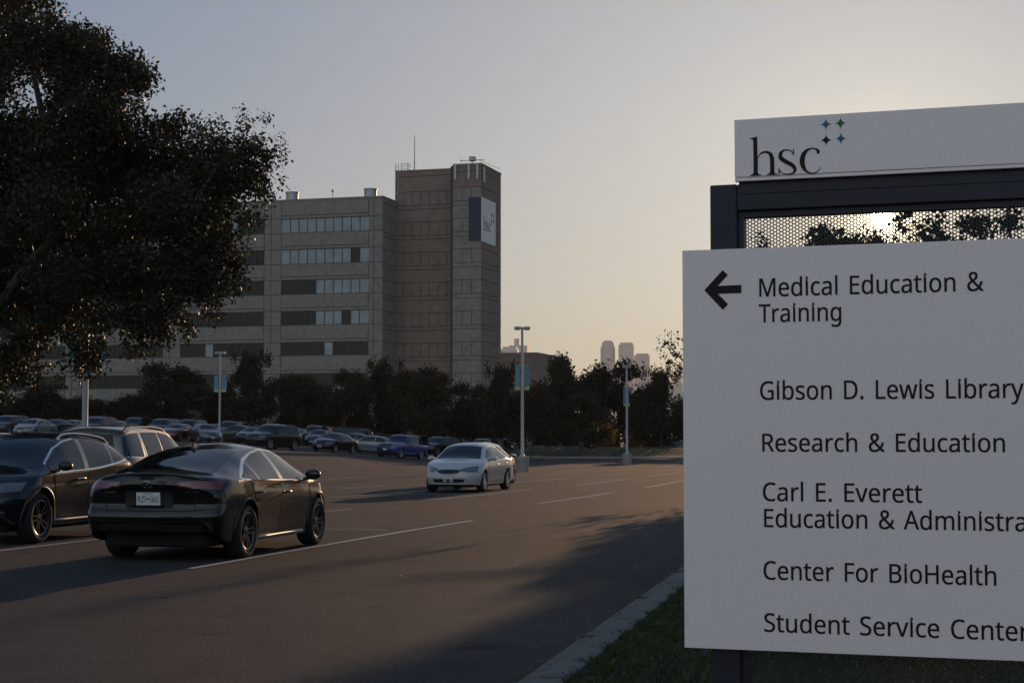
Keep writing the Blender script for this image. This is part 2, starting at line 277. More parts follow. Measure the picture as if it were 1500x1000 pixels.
# letter shapes for the sign: advance; then outlines in thousandths of the capital height
GLY = {' ': '364;',
 '&': '1025;426,1015 462,1014 496,1009 527,1001 555,989 603,958 639,916 661,863 668,800 665,757 654,718 636,682 611,650 581,620 547,591 509,564 468,538 738,277 771,324 798,377 809,406 819,436 828,468 836,500 961,500 949,456 936,414 921,373 905,333 887,296 866,261 843,229 818,199 1022,0 856,0 734,118 689,81 640,49 614,35 587,23 559,12 529,3 497,-5 463,-10 427,-13 389,-14 343,-12 299,-6 259,4 222,18 189,35 159,57 134,82 113,111 96,143 84,179 77,218 74,261 76,295 81,327 89,357 100,384 132,433 175,476 201,496 228,516 258,536 290,555 232,625 207,663 186,704 173,748 168,797 170,830 176,861 185,889 199,915 237,958 288,989 318,1001 351,1009 387,1014;364,478 317,448 278,418 246,386 223,352 208,312 203,265 206,228 216,195 232,166 255,141 283,121 315,107 352,98 394,95 437,97 477,103 514,112 548,125 579,140 607,157 632,175 655,195;422,915 368,907 326,884 298,847 289,798 295,750 315,705 330,683 348,660 368,636 392,611 431,634 463,657 490,679 511,701 537,747 546,800 538,846 513,882 473,907',
 '.': '375;101,76 107,120 126,148 154,164 186,169 220,164 249,148 268,120 275,76 268,32 249,3 220,-14 186,-20 154,-14 126,3 107,32',
 'A': '895;763,0 643,310 246,310 127,0 0,0 391,1004 504,1004 894,0;493,724 479,765 460,826 445,874 431,817 415,765 402,724 289,422 605,422',
 'B': '910;422,1000 510,997 586,986 651,969 705,945 747,912 777,869 795,816 801,752 796,697 779,648 752,606 715,572 668,547 611,531 611,524 671,510 725,487 770,455 805,412 818,385 827,355 833,322 835,284 832,241 824,200 811,163 793,130 769,100 742,74 710,51 673,33 632,19 588,8 539,2 487,0 136,0 136,1000;447,574 506,577 555,585 594,597 623,616 644,639 659,667 668,700 671,738 667,776 656,809 638,836 613,856 579,872 537,883 487,890 427,892 262,892 262,574;262,469 262,106 464,106 525,110 576,119 617,136 648,158 671,186 687,218 697,254 700,294 695,344 677,387 646,421 600,447 571,457 537,464 498,468 454,469',
 'C': '885;564,903 525,902 488,897 453,888 420,876 389,861 361,842 335,821 311,796 290,769 271,738 256,705 242,669 232,630 224,589 220,546 218,500 221,440 228,385 240,333 257,286 279,243 305,205 336,173 372,146 412,124 458,109 508,100 563,97 596,97 627,99 658,103 688,108 803,136 803,27 746,8 687,-4 656,-8 622,-12 585,-13 545,-14 472,-10 405,2 344,21 290,49 242,84 200,125 165,173 137,228 114,289 98,355 89,426 85,501 87,557 93,610 103,661 117,709 135,754 156,796 181,835 209,871 242,903 277,932 317,956 360,977 406,993 456,1005 509,1012 566,1014 604,1013 641,1010 678,1005 714,999 749,990 782,980 813,968 842,955 791,849 742,869 688,887 659,894 629,899 597,902',
 'D': '1022;937,510 933,429 921,355 902,288 875,228 840,175 799,129 751,90 696,57 635,32 568,14 494,4 415,0 136,0 136,1000 444,1000 517,996 585,986 648,968 706,944 758,913 804,875 843,830 877,779 903,722 922,658 933,587;804,506 801,569 793,627 779,678 760,724 735,764 706,798 671,827 631,851 586,869 537,882 484,890 426,892 262,892 262,108 398,108 493,114 575,133 645,164 702,208 747,264 779,332 798,413',
 'E': '779;695,0 136,0 136,1000 695,1000 695,889 262,889 262,577 669,577 669,468 262,468 262,111 695,111',
 'F': '727;262,0 136,0 136,1000 695,1000 695,889 262,889 262,535 668,535 668,424 262,424',
 'G': '1020;570,528 916,528 916,38 875,25 834,15 793,6 752,-1 709,-7 664,-11 616,-13 564,-14 490,-10 421,2 359,21 303,48 252,83 209,124 172,172 141,226 117,287 99,352 89,424 85,500 89,576 101,646 120,712 147,772 181,826 222,874 270,915 324,950 385,978 452,998 525,1010 604,1014 645,1013 685,1010 725,1005 763,999 799,990 835,980 869,968 902,955 854,846 827,857 798,868 767,878 735,887 701,894 667,899 632,902 597,903 539,900 486,891 437,876 392,854 352,827 317,795 287,758 262,715 242,668 228,616 220,560 217,500 219,442 227,388 239,337 256,289 278,246 305,208 338,174 377,146 421,124 472,108 530,98 594,95 655,97 706,102 790,119 790,416 570,416',
 'H': '1038;901,0 775,0 775,466 262,466 262,0 136,0 136,1000 262,1000 262,577 775,577 775,1000 901,1000',
 'L': '734;136,0 136,1000 262,1000 262,112 699,112 699,0',
 'M': '1270;577,0 248,877 242,877 247,805 251,711 252,606 252,0 136,0 136,1000 322,1000 630,181 636,181 950,1000 1134,1000 1134,0 1010,0 1010,615 1011,712 1015,803 1020,875 1014,875 681,0',
 'R': '871;412,1000 471,998 525,992 574,982 617,968 655,951 687,929 715,903 737,874 754,840 766,803 773,761 776,716 774,677 769,643 759,611 746,583 713,535 672,498 625,470 576,448 850,0 703,0 461,413 262,413 262,0 136,0 136,1000;405,891 262,891 262,520 412,520 469,523 517,532 558,547 590,568 614,595 632,628 642,666 646,710 639,769 620,815 587,849 541,873 512,881 480,886 444,890',
 'S': '769;703,268 700,224 692,185 679,148 660,116 636,86 607,60 574,38 536,20 494,5 448,-6 399,-12 346,-14 239,-8 190,-2 146,8 106,19 71,34 71,154 98,143 128,133 161,123 197,113 235,105 273,100 312,96 352,95 387,96 420,100 449,106 476,115 520,139 552,171 571,210 577,256 572,301 556,339 527,371 484,401 456,416 423,431 385,446 342,462 311,474 281,487 254,500 229,513 185,543 148,576 120,613 100,655 88,704 84,759 87,798 94,833 107,866 125,896 147,922 173,946 203,966 237,983 275,997 315,1006 358,1012 403,1014 444,1013 482,1010 519,1005 555,999 588,990 620,981 650,970 679,958 640,850 586,871 527,888 497,895 465,900 433,902 401,903 343,899 296,885 259,863 232,834 217,798 211,758 217,711 232,674 260,642 301,613 327,600 357,586 391,571 430,556 472,540 511,523 547,505 579,487 608,467 633,446 654,423 672,398 685,370 695,339 701,305',
 'T': '779;452,0 326,0 326,889 14,889 14,1000 763,1000 763,889 452,889',
 'a': '786;403,763 468,760 523,748 569,729 606,703 635,669 656,625 668,573 672,511 672,0 583,0 559,106 553,106 520,69 487,39 450,15 408,-1 359,-11 301,-14 268,-13 237,-8 208,-1 180,10 132,40 95,83 82,110 72,140 66,172 64,209 70,262 86,308 114,348 153,382 203,409 265,429 339,442 424,448 552,452 552,497 549,541 542,577 529,606 511,627 489,643 462,655 431,662 396,664 339,659 284,646 233,628 185,606 147,699 173,712 201,724 231,734 263,744 297,753 332,759 367,762;440,363 375,358 321,349 278,335 246,318 222,296 205,271 195,241 192,207 202,153 230,115 274,93 329,85 375,89 416,99 454,115 487,138 515,168 535,205 546,249 550,300 550,367',
 'b': '861;242,805 240,716 235,651 242,651 280,695 331,731 361,745 395,755 433,761 475,763 541,757 601,739 654,709 700,666 737,611 763,545 779,466 784,375 782,314 775,257 763,206 746,160 725,119 699,84 670,54 637,29 601,10 562,-3 520,-11 475,-14 433,-12 395,-6 361,4 331,18 280,54 242,95 232,95 207,0 119,0 119,1064 242,1064;454,661 416,659 382,654 353,644 328,631 288,593 262,539 253,505 247,468 244,426 242,380 242,374 245,309 254,252 268,203 288,162 315,130 353,107 400,93 457,88 504,93 545,107 579,130 607,162 629,204 644,253 654,311 657,377 654,443 644,501 629,550 607,590 579,621 544,643 502,657',
 'c': '672;420,-14 372,-11 326,-4 283,9 243,27 206,50 174,78 145,113 121,153 102,198 88,250 80,308 77,371 80,437 89,497 103,550 123,597 148,637 178,672 211,701 249,724 290,742 333,755 380,762 429,765 485,762 539,753 588,740 626,724 588,622 552,634 510,646 466,654 426,657 390,655 357,649 327,639 301,625 258,585 228,529 218,496 210,459 206,418 204,373 206,329 210,290 218,253 228,220 258,165 300,125 325,111 353,100 385,94 419,92 477,96 527,105 572,119 613,136 613,27 574,9 530,-4 480,-11',
 'd': '861;385,-14 319,-8 259,10 207,41 161,83 124,138 98,205 82,283 77,374 82,465 98,544 125,611 162,666 208,709 260,740 320,759 387,765 442,761 489,750 529,733 564,710 594,683 619,654 627,654 623,708 619,765 619,1064 742,1064 742,0 643,0 625,101 619,101 594,70 564,43 529,19 488,1 440,-10;405,88 460,92 506,105 544,125 572,153 593,190 608,235 617,288 620,350 620,373 618,439 609,496 594,546 574,588 546,620 508,644 461,658 403,662 357,658 316,643 282,618 254,583 232,540 217,491 208,434 204,371 208,308 217,252 232,203 254,162 282,130 317,107 358,93',
 'e': '790;409,765 456,762 499,754 539,741 575,723 608,700 636,672 661,640 681,604 698,565 709,522 716,475 718,426 718,352 204,352 210,292 222,239 242,195 270,158 304,128 344,108 391,95 444,91 479,92 511,94 542,99 571,104 599,112 627,121 656,131 685,143 685,35 628,13 571,-2 542,-7 510,-11 476,-13 438,-14 387,-11 338,-3 292,10 250,29 211,54 177,84 148,119 123,159 103,204 88,255 80,310 77,370 80,429 87,484 100,535 118,581 141,623 168,659 199,691 235,717 274,738 316,753 361,762;408,664 366,660 329,650 296,632 268,607 245,576 227,539 215,497 207,450 590,450 585,510 570,562 545,604 511,637 465,657',
 'g': '861;385,765 421,763 456,758 488,749 519,737 548,721 574,701 598,678 620,651 627,651 644,751 742,751 742,-13 740,-64 733,-110 722,-153 706,-191 685,-225 660,-254 630,-279 595,-300 556,-316 511,-327 461,-334 406,-336 366,-335 328,-333 292,-329 257,-324 224,-318 193,-309 163,-300 136,-289 136,-175 164,-188 194,-200 226,-210 261,-218 297,-225 334,-230 373,-233 413,-234 459,-230 499,-220 535,-202 565,-177 589,-146 607,-110 617,-69 620,-22 620,7 622,55 625,99 619,99 598,73 575,49 550,30 522,14 491,2 459,-7 424,-12 387,-14 318,-8 257,12 204,44 159,88 123,144 98,211 82,287 77,374 82,459 98,535 123,601 159,659 204,705 256,738 317,758;402,661 344,653 295,627 256,586 228,529 217,495 210,458 206,417 204,373 208,307 217,250 233,201 256,160 284,128 318,105 359,91 405,87 458,91 503,102 540,120 570,148 593,184 609,228 619,282 622,345 622,374 620,423 616,466 609,505 599,539 569,594 527,632 500,645 471,654 438,659',
 'h': '866;242,752 240,697 235,647 244,647 271,683 304,711 342,734 385,750 431,760 478,763 521,762 561,756 597,747 630,735 658,718 683,698 704,674 721,646 735,613 744,576 750,535 752,489 752,0 630,0 630,480 628,523 620,560 607,591 590,616 566,636 537,650 503,658 462,661 422,659 387,653 357,643 331,630 290,591 263,537 254,505 247,469 244,430 242,388 242,0 119,0 119,1064 242,1064',
 'i': '361;242,751 242,0 119,0 119,751;182,1032 209,1027 232,1013 248,989 254,954 248,919 232,895 209,880 182,875 154,880 130,895 114,919 109,954 114,989 130,1013 154,1027',
 'l': '361;242,0 119,0 119,1064 242,1064',
 'm': '1310;943,765 1002,761 1054,748 1098,728 1133,700 1161,662 1180,614 1192,557 1196,489 1196,0 1074,0 1074,483 1072,525 1065,561 1053,591 1037,616 1016,636 990,650 958,658 922,661 871,657 828,645 793,626 765,598 745,563 730,521 721,471 718,415 718,0 597,0 597,483 592,537 580,582 559,617 529,641 491,656 443,661 407,659 375,653 347,643 324,630 286,591 261,538 253,506 247,471 243,432 242,389 242,0 119,0 119,751 218,751 237,648 244,648 270,684 302,714 338,736 378,752 421,762 465,765 507,763 545,757 579,747 610,734 637,716 660,695 679,669 695,639 702,639 722,669 746,695 774,716 805,734 838,747 872,757 907,763',
 'n': '866;480,765 544,761 598,748 645,728 683,700 713,662 735,614 748,557 752,489 752,0 630,0 630,480 628,523 620,560 607,591 590,616 566,636 537,650 503,658 462,661 405,657 357,644 319,622 290,591 269,552 254,506 245,451 242,389 242,0 119,0 119,751 218,751 237,648 244,648 272,684 306,714 345,736 388,752 433,762',
 'o': '847;772,377 770,331 766,288 758,248 747,211 734,176 717,144 699,115 677,88 653,65 627,44 598,26 567,12 533,1 498,-8 461,-12 422,-14 385,-12 350,-8 317,1 284,12 254,26 225,44 199,65 175,88 153,115 134,144 117,176 103,211 92,248 84,288 79,331 77,377 80,437 88,492 101,542 119,588 142,628 170,664 203,694 239,719 281,739 325,753 374,762 426,765 475,762 522,753 565,739 606,719 643,694 675,664 703,628 728,588 747,542 761,492 769,437;204,377 206,334 210,294 217,257 228,223 241,193 257,166 277,143 300,123 326,108 355,97 388,90 424,88 461,90 493,97 523,108 549,123 572,143 592,166 608,193 621,223 631,257 638,294 643,334 644,377 643,420 638,460 631,496 620,529 607,559 591,585 571,608 548,627 522,642 493,652 460,659 423,661 369,656 324,642 286,619 256,585 234,544 217,495 208,440',
 'r': '578;469,765 515,763 538,760 557,756 542,643 502,650 481,652 461,653 418,648 378,634 341,613 308,583 281,547 260,504 247,455 242,401 242,0 119,0 119,751 220,751 234,613 239,613 266,654 297,690 333,721 374,744 419,760',
 's': '671;608,207 606,172 599,140 587,111 571,85 551,62 527,42 499,25 468,11 433,0 394,-8 353,-12 308,-14 270,-13 235,-11 203,-7 173,-1 120,14 73,34 73,146 122,124 181,104 213,96 246,90 278,87 311,85 355,87 392,93 423,102 447,116 478,151 489,196 485,223 473,246 452,269 418,291 396,303 370,315 339,328 304,342 269,356 236,370 206,384 179,398 133,429 99,465 78,510 71,566 76,611 91,650 115,684 149,713 191,736 239,752 293,761 353,765 387,764 419,761 451,757 481,751 539,735 592,714 550,616 502,634 451,650 398,660 345,664 278,658 229,639 199,610 189,573 194,544 207,520 232,499 268,478 382,430 417,417 449,403 478,389 504,375 549,344 581,307 601,262',
 't': '506;370,87 398,88 427,92 454,97 475,102 475,8 451,-1 419,-8 383,-12 349,-14 292,-9 240,6 195,34 160,77 146,105 137,138 131,176 129,218 129,655 22,655 22,714 130,763 179,923 252,923 252,751 469,751 469,655 252,655 252,221 260,162 285,120 323,95',
 'u': '866;746,751 746,0 646,0 627,99 622,99 595,64 560,35 521,13 478,-2 432,-11 384,-14 341,-12 301,-7 265,2 233,15 205,31 180,51 159,75 141,104 128,136 118,173 113,214 111,259 111,751 235,751 235,268 238,225 245,189 258,158 276,133 299,113 328,99 362,91 402,88 442,90 477,96 508,106 534,120 576,159 603,212 612,244 618,280 622,318 623,360 623,751',
 'v': '711;284,0 0,751 132,751 291,308 315,239 338,167 352,109 357,109 373,168 397,241 420,308 580,751 711,751 426,0',
 'w': '1101;604,424 587,482 572,537 560,585 552,623 546,623 539,585 527,536 513,481 496,423 361,1 221,1 15,752 143,752 246,352 268,270 285,191 296,127 301,127 311,169 323,223 337,279 352,329 485,752 619,752 748,329 768,261 787,190 794,157 798,129 804,129 814,188 833,267 854,352 959,752 1085,752 877,1 732,1',
 'y': '714;1,751 133,751 296,324 321,251 343,183 352,150 359,119 364,119 391,211 429,325 581,751 714,751 391,-104 377,-138 362,-169 346,-199 328,-226 289,-273 242,-307 215,-320 185,-329 153,-334 118,-336 86,-335 59,-333 15,-325 15,-227 53,-232 75,-235 98,-235 138,-231 173,-219 202,-200 227,-173 248,-140 265,-102 304,-3'}
_gl = {}
def glyph(c):
    if c not in _gl:
        a = GLY[c].split(';'); loops = [[tuple(map(int, p.split(','))) for p in q.split()] for q in a[1:] if q]
        pts = [Vector((x, y, 0)) for l in loops for x, y in l]
        _gl[c] = (int(a[0]), pts, [tuple(t) for t in tessellate_polygon([[Vector((x, y, 0)) for x, y in l] for l in loops])] if loops else [])
    return _gl[c]
def sign_text(mb, txt, u0, u1, v0, cap, z):
    x = 0; items = []
    for c in txt:
        adv, pts, tri = glyph(c)
        if pts: items.append((x, pts, tri))
        x += adv + (160 if c == ' ' else 0)
    lo = min(x + p.x for x, ps, t in items for p in ps); hi = max(x + p.x for x, ps, t in items for p in ps); sx = (u1 - u0) / (hi - lo)
    for k, (gx_, gy_) in enumerate(((-11, -7), (11, -7), (-11, 7), (11, 7))):       # a slightly heavier cut of the letters
        for x, ps, tri in items: mb.add([(u0 + (x + p.x + gx_ - lo) * sx, v0 + (p.y + gy_) * cap / 1000., z + k * .00015) for p in ps], tri)
_cap = None
def add_text(mb, s, u0, u1, v0, cap, T, t=.002, mi=0):
    """text from u0 to u1 with its baseline at v0 and capital height cap, raised by t on plane T (local x right, y up, z out)"""
    global _cap
    if _cap is None: c, _ = text_mesh('H'); _cap = c[:, 1].max()
    co, fs = text_mesh(s); sx = (u1 - u0) / (co[:, 0].max() - co[:, 0].min()); x = u0 + (co[:, 0] - co[:, 0].min()) * sx; y = v0 + co[:, 1] * cap / _cap
    mb.add([T @ Vector((a, b, t)) for a, b in zip(x, y)], fs, mi)
def stroke(pts, sub=6):
    """(x, y, width) spine -> outline polygon"""
    p = np.array(pts, float); q = []
    for i in range(len(p) - 1):
        a, b, c, d = p[max(i - 1, 0)], p[i], p[i + 1], p[min(i + 2, len(p) - 1)]
        for k in range(sub):
            t = k / sub; q.append(.5 * ((2 * b) + (c - a) * t + (2 * a - 5 * b + 4 * c - d) * t * t + (3 * b - a - 3 * c + d) * t ** 3))
    q.append(p[-1]); q = np.array(q); d = np.gradient(q[:, :2], axis=0); d /= np.linalg.norm(d, axis=1)[:, None] + 1e-9
    n = np.stack([-d[:, 1], d[:, 0]], 1) * np.maximum(q[:, 2:3], .5) / 2
    return [tuple(x) for x in q[:, :2] + n] + [tuple(x) for x in (q[:, :2] - n)[::-1]]
def pchip(pts, x):
    p = sorted(pts); X = np.array([a for a, b in p], float); Y = np.array([b for a, b in p], float); h = np.diff(X); dl = np.diff(Y) / h; n = len(X); m = np.zeros(n)
    for i in range(1, n - 1):
        if dl[i - 1] * dl[i] > 0: w1 = 2 * h[i] + h[i - 1]; w2 = h[i] + 2 * h[i - 1]; m[i] = (w1 + w2) / (w1 / dl[i - 1] + w2 / dl[i])
    m[0] = dl[0]; m[-1] = dl[-1]
    x = np.clip(np.asarray(x, float), X[0], X[-1]); i = np.clip(np.searchsorted(X, x) - 1, 0, n - 2); t = (x - X[i]) / h[i]
    return (2 * t ** 3 - 3 * t ** 2 + 1) * Y[i] + (t ** 3 - 2 * t ** 2 + t) * h[i] * m[i] + (-2 * t ** 3 + 3 * t ** 2) * Y[i + 1] + (t ** 3 - t ** 2) * h[i] * m[i + 1]

# ------------------------------------------------------------------ terrain
def sstep(a, b, x): t = np.clip((np.asarray(x, float) - a) / (b - a), 0, 1); return t * t * (3 - 2 * t)
def g(x, y):
    x = np.asarray(x, float); y = np.asarray(y, float)
    near = .13 * (1 - sstep(24, 50, y))
    sp = np.logaddexp(0, (-x - 8) / 2.) * 2.
    ramp = 2.05 * (1 - np.exp(-sp / 16)) * sstep(45, 110, y)
    drop = -.25 * sstep(60, 120, y) * sstep(-14, 4, x)
    rise = 1.0 * sstep(140, 215, y) * sstep(12, -12, x)
    return near + ramp + drop + rise
def gz(x, y): return float(g(x, y))
def gx(px, y): return (px - 750) / 2500. * y          # lateral place of something seen at that column and depth
def grid_mesh(name, xs, ys, dz, m, kind='structure', clip=None):
    X, Y = np.meshgrid(xs, ys); Z = g(X, Y) + dz; nx, ny = len(xs), len(ys)
    v = np.stack([X, Y, Z], -1).reshape(-1, 3); f = []
    for j in range(ny - 1):
        for i in range(nx - 1): f.append((j * nx + i, j * nx + i + 1, (j + 1) * nx + i + 1, (j + 1) * nx + i))
    me = bpy.data.meshes.new(name); me.from_pydata([tuple(p) for p in v], [], f); me.update()
    return tag(link(name, me, m, None, 0), kind=kind)
xs = np.concatenate([[-6000, -1500, -500, -200, -120], np.arange(-90, 45, 1.0), [60, 100, 200, 500, 1500, 6000]])
ys = np.concatenate([[-400, -120, -40], np.arange(-12, 240, 1.0), [260, 320, 500, 1000, 2000, 5250]])
grid_mesh('ground', xs, ys, -.03, M['earth'])
xs2 = np.arange(-80, 33, 1.0); ys2 = np.concatenate([[-40, -25], np.arange(-12, 176, 1.0)])
SL = math.tan(R(11.7)); KX0, KY0 = .004, 10.2                        # kerb line: x = KX0 + SL*(y-KY0)
def kerbx(y): return KX0 + SL * (y - KY0)
LOT_END = lambda x: 158. + .0 * x
# car park: the sheet ends at the kerb on the right
v = []; f = []; U = np.linspace(0, 1, 90); ysl = np.arange(-30, 162, 1.0)
for y in ysl:
    for u in U: x = -80 + (kerbx(y) + 80) * (1 - (1 - u) ** 1.3); v.append((x, y, gz(x, y)))
nu = len(U)
for j in range(len(ysl) - 1):
    for i in range(nu - 1): f.append((j * nu + i, j * nu + i + 1, (j + 1) * nu + i + 1, (j + 1) * nu + i))
me = bpy.data.meshes.new('car_park'); me.from_pydata(v, [], f); tag(link('car_park', me, M['asphalt'], None, 0), kind='structure')
def strip_along(name, prof, m, y0, y1, step, label=None):
    """a kerb profile (offset, height) swept along the kerb line"""
    yy = np.arange(y0, y1 + .01, step); v = []; f = []; n = len(prof)
    for y in yy:
        for o, h in prof: x = kerbx(y) + o; v.append((x, y, gz(x, y) + h))
    for j in range(len(yy) - 1):
        for i in range(n - 1): f.append((j * n + i, j * n + i + 1, (j + 1) * n + i + 1, (j + 1) * n + i))
    me = bpy.data.meshes.new(name); me.from_pydata(v, [], f); return tag(link(name, me, m, None, 40), kind='structure')
strip_along('kerb', [(-.005, -.05), (0, .012), (.20, .03), (.225, .045), (.255, .135), (.275, .15), (.42, .155), (.44, .14), (.44, -.1)], M['kerb'], -12, 163, 1.0)
mbj = MB()
for y in np.arange(9.6, 40, 3.05):     # contraction joints across the kerb
    x = kerbx(y); z = gz(x, y); T = Matrix.Translation((x, y, z)) @ Matrix.Rotation(-math.atan(SL), 4, 'Z')
    mbj.box(.0, .19, -.004, .004, .01, .0305, T=T); mbj.box(.275, .415, -.004, .004, .14, .1562, T=T)
tag(mbj.build('kerb_joint', M['joint']), kind='structure')
strip_along('lawn', [(.44, .125), (.7, .14), (1.5, .17), (3, .2), (6, .26), (12, .35), (20, .4), (40, .4)], M['lawn'], -12, 200, 1.0)
# far edge of the car park: kerb, walk and lawn
v = []; f = []; xs3 = np.arange(-80, 36, 1.0); prof = [(158, -.05), (158.05, .13), (158.3, .15), (159.5, .15), (161.5, .15), (161.6, .13), (164, .3), (168, .75), (174, 1.0), (185, .9), (200, .6)]
for x in xs3:
    for y, h in prof: v.append((x, y + .12 * (x - 10), gz(x, y) + h))
n = len(prof)
for j in range(len(xs3) - 1):
    for i in range(n - 1): f.append((j * n + i, (j + 1) * n + i, (j + 1) * n + i + 1, j * n + i + 1))
me = bpy.data.meshes.new('far_sidewalk'); me.from_pydata(v, [], f)
o = tag(link('far_sidewalk', me, [M['walk'], M['lawn']], None, 0), kind='structure')
for k, p in enumerate(me.polygons): p.material_index = 1 if k % (n - 1) >= 4 else 0

# painted stall lines
def ribbon(mb, ax, ay, bx, by, w=.1, dz=.006):
    d = Vector((bx - ax, by - ay)); L = d.length; d /= L; nrm = Vector((-d.y, d.x)) * w / 2; k = max(1, int(L / .8)); v = []
    for i in range(k + 1):
        p = Vector((ax, ay)) + d * L * i / k
        for s in (1, -1): q = p + nrm * s; v.append((q.x, q.y, gz(q.x, q.y) + dz))
    mb.add(v, [(2 * i, 2 * i + 1, 2 * i + 3, 2 * i + 2) for i in range(k)])
LINES = [(-3.64, 19.4, -.72, 31.2), (-7.9, 18.0, -5.15, 28.4), (-3.9, 35.9, -3.5, 37.6), (-4.94, 46.2, -2.64, 52.8), (-5.3, 64.8, -3.4, 71), (-5.5, 54.3, -4.2, 58.2), (-2.1, 44.0, .6, 53.9),
         (.62, 41.25, 3.08, 51.15), (0, 61.8, 2.4, 70), (2.16, 58.25, 4.45, 67.2), (3.66, 75.8, 5.9, 84), (4.36, 55.8, 6.7, 66), (5.88, 74.4, 8.0, 83), (1.4, 78.8, 3.6, 87), (-8, 62, -6, 70), (-9.5, 46, -7.3, 54)]
mb = MB()
for l in LINES: ribbon(mb, *l)
for i in range(-4, 5):
    x = 2.8 * i + .4
    for y in (92, 110): ribbon(mb, x + .25 * (y - 60) - 6, y, x + .25 * (y - 60) - 6 + 2.4, y + 9.6)
ribbon(mb, -3.4, 50.2, 3.6, 44.6, .08); ribbon(mb, -3.3, 27.9, -2.0, 27.7, .08); ribbon(mb, -6, 71, 9, 66.5, .08)
tag(mb.build('parking_markings', M['line']), kind='structure')

# ------------------------------------------------------------------ the directory sign
SU = Vector((.94625, -.32344, 0)); SN = Vector((-.32344, -.94625, 0)); SO = Vector((.70154, 7.0, 0))
ST = Matrix(((SU.x, 0, SN.x, SO.x), (SU.y, 0, SN.y, SO.y), (0, 1, 0, 0), (0, 0, 0, 1)))          # local x along the sign, y up, z out of its face
I4 = Matrix.Identity(4)
sign = empty('directory_sign', SO, 0, 'tall aluminium campus directory sign with black lettering, left arrow and perforated screen', 'sign')
sign.matrix_world = ST
W0, W1 = 0., 1.86
mb = MB(); mb.box(W0, W1, .752, 2.372, -.03, 0, bev=.0015); pnl = mb.build('directory_panel', M['sign_face'], sign)
mb = MB(); mb.box(.221, 1.64, 2.664, 2.901, -.03, 0, bev=.0015); mb.box(.221, 1.64, 2.648, 2.662, -.03, -.003, bev=.001); mb.box(.23, 1.63, 2.655, 2.67, -.028, -.006)
hdr = mb.build('header_panel', M['sign_face'], sign)
mb = MB()
mb.box(.11, .221, -.3, 2.642, -.16, -.035, bev=.004); mb.box(1.64, 1.75, -.3, 2.642, -.16, -.035, bev=.004); mb.box(.2215, 1.6395, 2.533, 2.64, -.159, -.036, bev=.003)
mb.box(.2215, .245, -.3, 2.5325, -.12, -.06); mb.box(1.616, 1.6395, -.3, 2.5325, -.12, -.06); mb.box(.2455, 1.6155, 2.506, 2.5325, -.12, -.06)
mb.box(.2215, 1.6395, .02, .08, -.15, -.045)
mb.box(.232, 1.63, 2.60, 2.70, -.11, -.0305); mb.build('frame', M['sign_dark'], sign)
# perforated sheet: hexagonal cells round real holes
hv = []; hf = []; pu, pv = .01299, .015; rad = .0056
def cells(u0, u1, v0, v1):
    i = 0; u = u0
    while u < u1:
        vv = v0 + (pv / 2 if i % 2 else 0)
        while vv < v1:
            b = len(hv)
            for k in range(6): a = math.pi / 3 * k; hv.append((u + pv / math.sqrt(3) * math.cos(a), vv + pv / math.sqrt(3) * math.sin(a), -.088))
            for k in range(12): a = math.pi / 6 * k; hv.append((u + rad * math.cos(a), vv + rad * math.sin(a), -.088))
            for k in range(6):
                k2 = (k + 1) % 6; h0 = b + 6 + 2 * k; h1 = b + 6 + 2 * k + 1; h2 = b + 6 + (2 * k + 2) % 12
                hf.append((b + k, b + k2, h2, h1, h0))
            vv += pv
        u += pu; i += 1
cells(.252, 1.612, 2.325, 2.51); cells(.252, 1.612, .09, .80)
hv += [(.2455, .79, -.0885), (1.6155, .79, -.0885), (1.6155, 2.335, -.0885), (.2455, 2.335, -.0885)]; hf.append(tuple(range(len(hv) - 4, len(hv))))
me = bpy.data.meshes.new('perforated_screen'); me.from_pydata(hv, [], hf); link('perforated_screen', me, M['screen'], sign)
# lettering
TXT = [('Medical Education &', .319, 1.197, 2.173, .0735), ('Training', .316, .646, 2.069, .0725), ('Gibson D. Lewis Library', .319, 1.339, 1.756, .074), ('Research & Education', .326, 1.266, 1.548, .0715),
       ('Carl E. Everett', .327, .952, 1.350, .073), ('Education & Administration', .331, 1.507, 1.2455, .0725), ('Center For BioHealth', .327, 1.226, 1.0365, .073), ('Student Service Center', .328, 1.343, .829, .073)]
for t in TXT: mb = MB(); sign_text(mb, t[0], t[1], t[2], t[3], t[4], .0012); mb.build('lettering', M['ink'], pnl)
arrow = [(.092, 2.206), (.168, 2.286), (.190, 2.266), (.148, 2.222), (.245, 2.2235), (.245, 2.190), (.148, 2.190), (.190, 2.146), (.168, 2.124)]
mb = MB(); mb.prism(arrow, I4, .0004, .0016); mb.build('arrow', M['ink'], pnl)
gh = [(285, 2821), (313, 2827), (315, 2826), (315, 2742), (318, 2748), (331, 2762), (345, 2767), (361, 2765), (376, 2755), (383, 2738), (384, 2710), (384, 2681), (387, 2672), (400, 2669), (400, 2667), (352, 2667), (353, 2670), (364, 2674), (367, 2682), (367, 2719), (366, 2739), (361, 2752), (351, 2758), (339, 2758), (326, 2752), (317, 2738), (316, 2680), (320, 2673), (331, 2670), (331, 2667), (284, 2667), (284, 2670), (295, 2674), (299, 2681), (299, 2805), (297, 2815), (285, 2819)]
gs = [(463, 2742, 1.5), (459, 2753, 3), (451, 2761, 4), (435, 2766, 5), (418, 2762, 9), (409, 2749, 14), (412, 2733, 17), (430, 2719, 17), (455, 2704, 16), (467, 2688, 14), (464, 2674, 9), (450, 2668, 5), (430, 2667.5, 4), (416, 2673, 3), (406, 2684, 2.5), (402, 2693, 1.5)]
